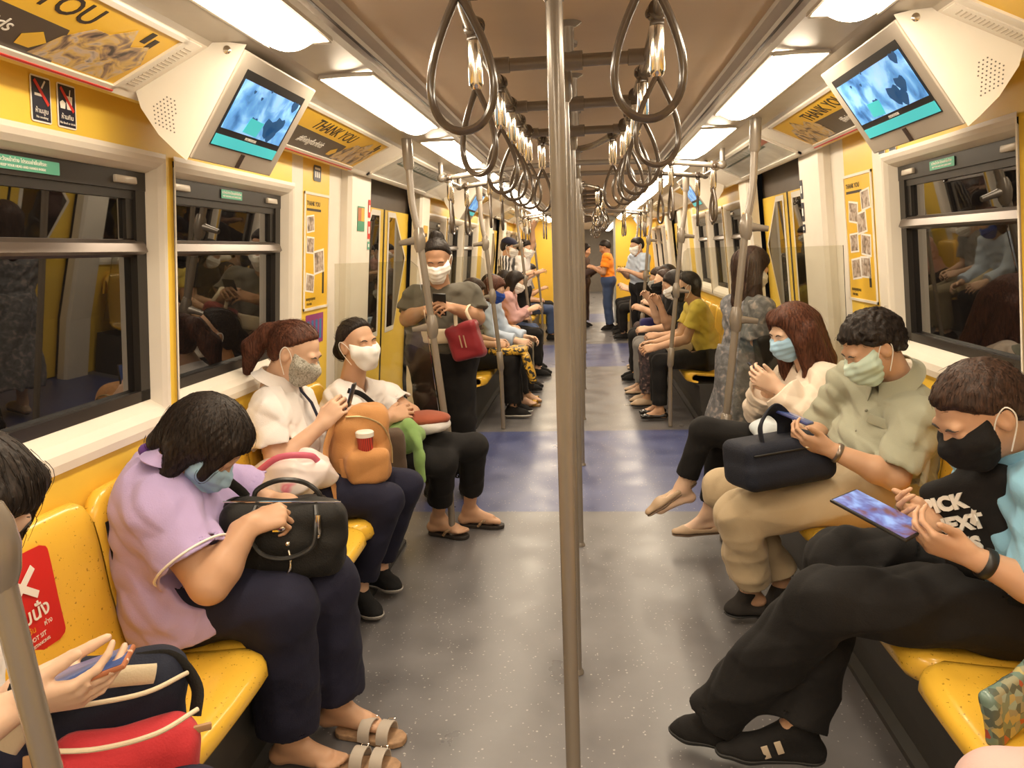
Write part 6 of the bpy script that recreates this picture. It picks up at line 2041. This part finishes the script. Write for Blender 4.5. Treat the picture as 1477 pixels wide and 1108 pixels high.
# right bench beyond the doors
P = person(sit(1, 6.45, 1.06, yaw=.0, arms='long', lean=.12, pitch=-.12), 'seated woman in a yellow t-shirt with a black mask pulled down', .0065, .98, SK2, YELT, BLACKT, HB, 'back', BLACKT, .62, .90, mat('black_patent', (.015, .014, .014), .2), 'flat', .020, lambda P: [(P.H(0, -.055, .0), P.H(0, -.065, -.09), .06, .045)])
person(sit(1, 6.98, 1.0, arms=('lap', 'face'), lean=.10), 'seated woman in black raising a hand to her face behind the yellow t-shirt', .009, 1., SK2, BLACKT, pattern('dark_floral_cloth', [(.42, (.03, .025, .03)), (.6, (.10, .06, .06)), (.7, (.38, .28, .24))], 30, 'noise', .8, .6, 3), HB, 'bob', MWHITE, .6, .9, NUDE, 'slip', .02, bobh)
person(sit(1, 7.55, .98, arms=('lap', 'face'), lean=.12, pitch=-.1), 'seated woman with a black mask holding a phone to her ear', .009, 1., SK1, BLACKT, GREYT, HD, 'back', BLACKT, .6, .9, NUDE, 'flat', .012)
person(sit(1, 8.35, .98, arms='phone', lean=.10, pitch=-.25), 'seated man in a dark t-shirt with a grey mask on the right bench', .010, 1.08, SK2, BRNC, BLACKT, HD, 'short', cloth('grey_mask_cloth', (.35, .35, .34)), .7, .93)
person(sit(1, 9.10, arms='phone'), 'seated passenger in a brown skirt at the far end of the second right bench', .012, 1., SK1, BLACKT, BRNC, HB, 'bob', MWHITE, .6, .8, NUDE, 'flat', .02, bobh)
for Y, tp, lb in ((12.2, BLACKT, 'distant seated passenger in black on the far right bench'), (12.8, PINKC, 'distant seated passenger in dull pink on the far right bench'), (13.5, WHITET, 'distant seated passenger in white on the far right bench')):
    person(sit(1, Y, 1.02, arms='phone', lean=.1), lb, .013, 1., SK1, tp, BLACKT, HB, 'short', MWHITE)
c = V3(.72, 8.36, .63); F = blob(c, .25, .010); F.rbox(c, (.12, .10, .07), None, .04, 0); F.folds(.005, 18, 3)
tag(soft('handbag', F, cloth('indigo_cloth', (.035, .03, .13)), base=c), 'indigo bag on the lap of the man in the dark t-shirt', 'bag')
c = V3(.80, 6.47, .625); F = blob(c, .25, .009); F.rbox(c, (.11, .09, .045), None, .035, 0); F.folds(.005, 18, 3)
tag(soft('handbag', F, CRM, base=c), 'cream bag on the lap of the yellow t-shirt', 'bag')

# standing farther down
P = person(stand(-1.02, 9.75, -.1, 1.03, -.25, 'phone'), 'standing man in a checked shirt and dark cap in the second left doorway', .010, 1., SK2, CHECK, BLACKT, HB, 'short', MWHITE, 1.8, .95)
F = Field(P.J['hd'] - .2, P.J['hd'] + .2, .010); F.ell(P.H(0, -.012, .045), (.094, .112, .085), P.R, 0, cut=[(P.H(0, 0, .045), -P.R[:, 2])]); F.cap(P.H(0, .09, .055), P.H(0, .15, .045), .06, .05, k=.01, flat=(P.R[:, 2], .15))
soft('cap', F, NAVYT, P.obj)
person(stand(-.92, 10.9, -.2, 1.02, -.3, ('up', 'phone')), 'standing passenger in a white shirt in the second left doorway', .012, 1., SK2, WHITET, BLACKT, HB, 'short', MWHITE, .7, .95)
person(stand(.40, 13.6, PI - .1, 1.0, -.45, 'phone'), 'standing man in an orange vest far down the aisle', .011, 1.08, SK3, ORNG, JEANS, HB, 'short', None, .65, .95, brow=False)
person(stand(-.06, 14.2, -.25, .97, -.3, 'phone'), 'standing passenger in a dark long coat facing the orange vest', .012, 1., SK2, BRNC, BRNC, HB, 'bob', None, 1.8, .97, extra=bobh, hemo=-.3, flare=.05, brow=False)
P = person(stand(.80, 11.2, PI + .5, 1.0, -.2, 'phone'), 'standing passenger in pale blue with a white backpack in the second right doorway', .012, 1., SK2, SKYB, BLACKT, HB, 'short', MWHITE, .7, .95)

# passenger in pink at the lower right corner, mostly out of the picture
PK = cloth('pale_pink_cotton', (.66, .45, .42))
A = sit(1, 1.13, 1.12, arms='phone', knee=.39, kz=.03, spr=.075)
for q, e in (('l', -1), ('r', 1)):
    A[0]['e' + q] = A[0]['s' + q] + V3(.03, e * .05, -.27); A[0]['w' + q] = A[0]['e' + q] + V3(-.17, -e * .03, -.09)
person(A, 'passenger in pale pink clothes seated in the lower right corner', .009, 1., SK1, PK, PK, HB, 'bob', MWHITE, 1.8, .95, extra=bobh, flare=.02)
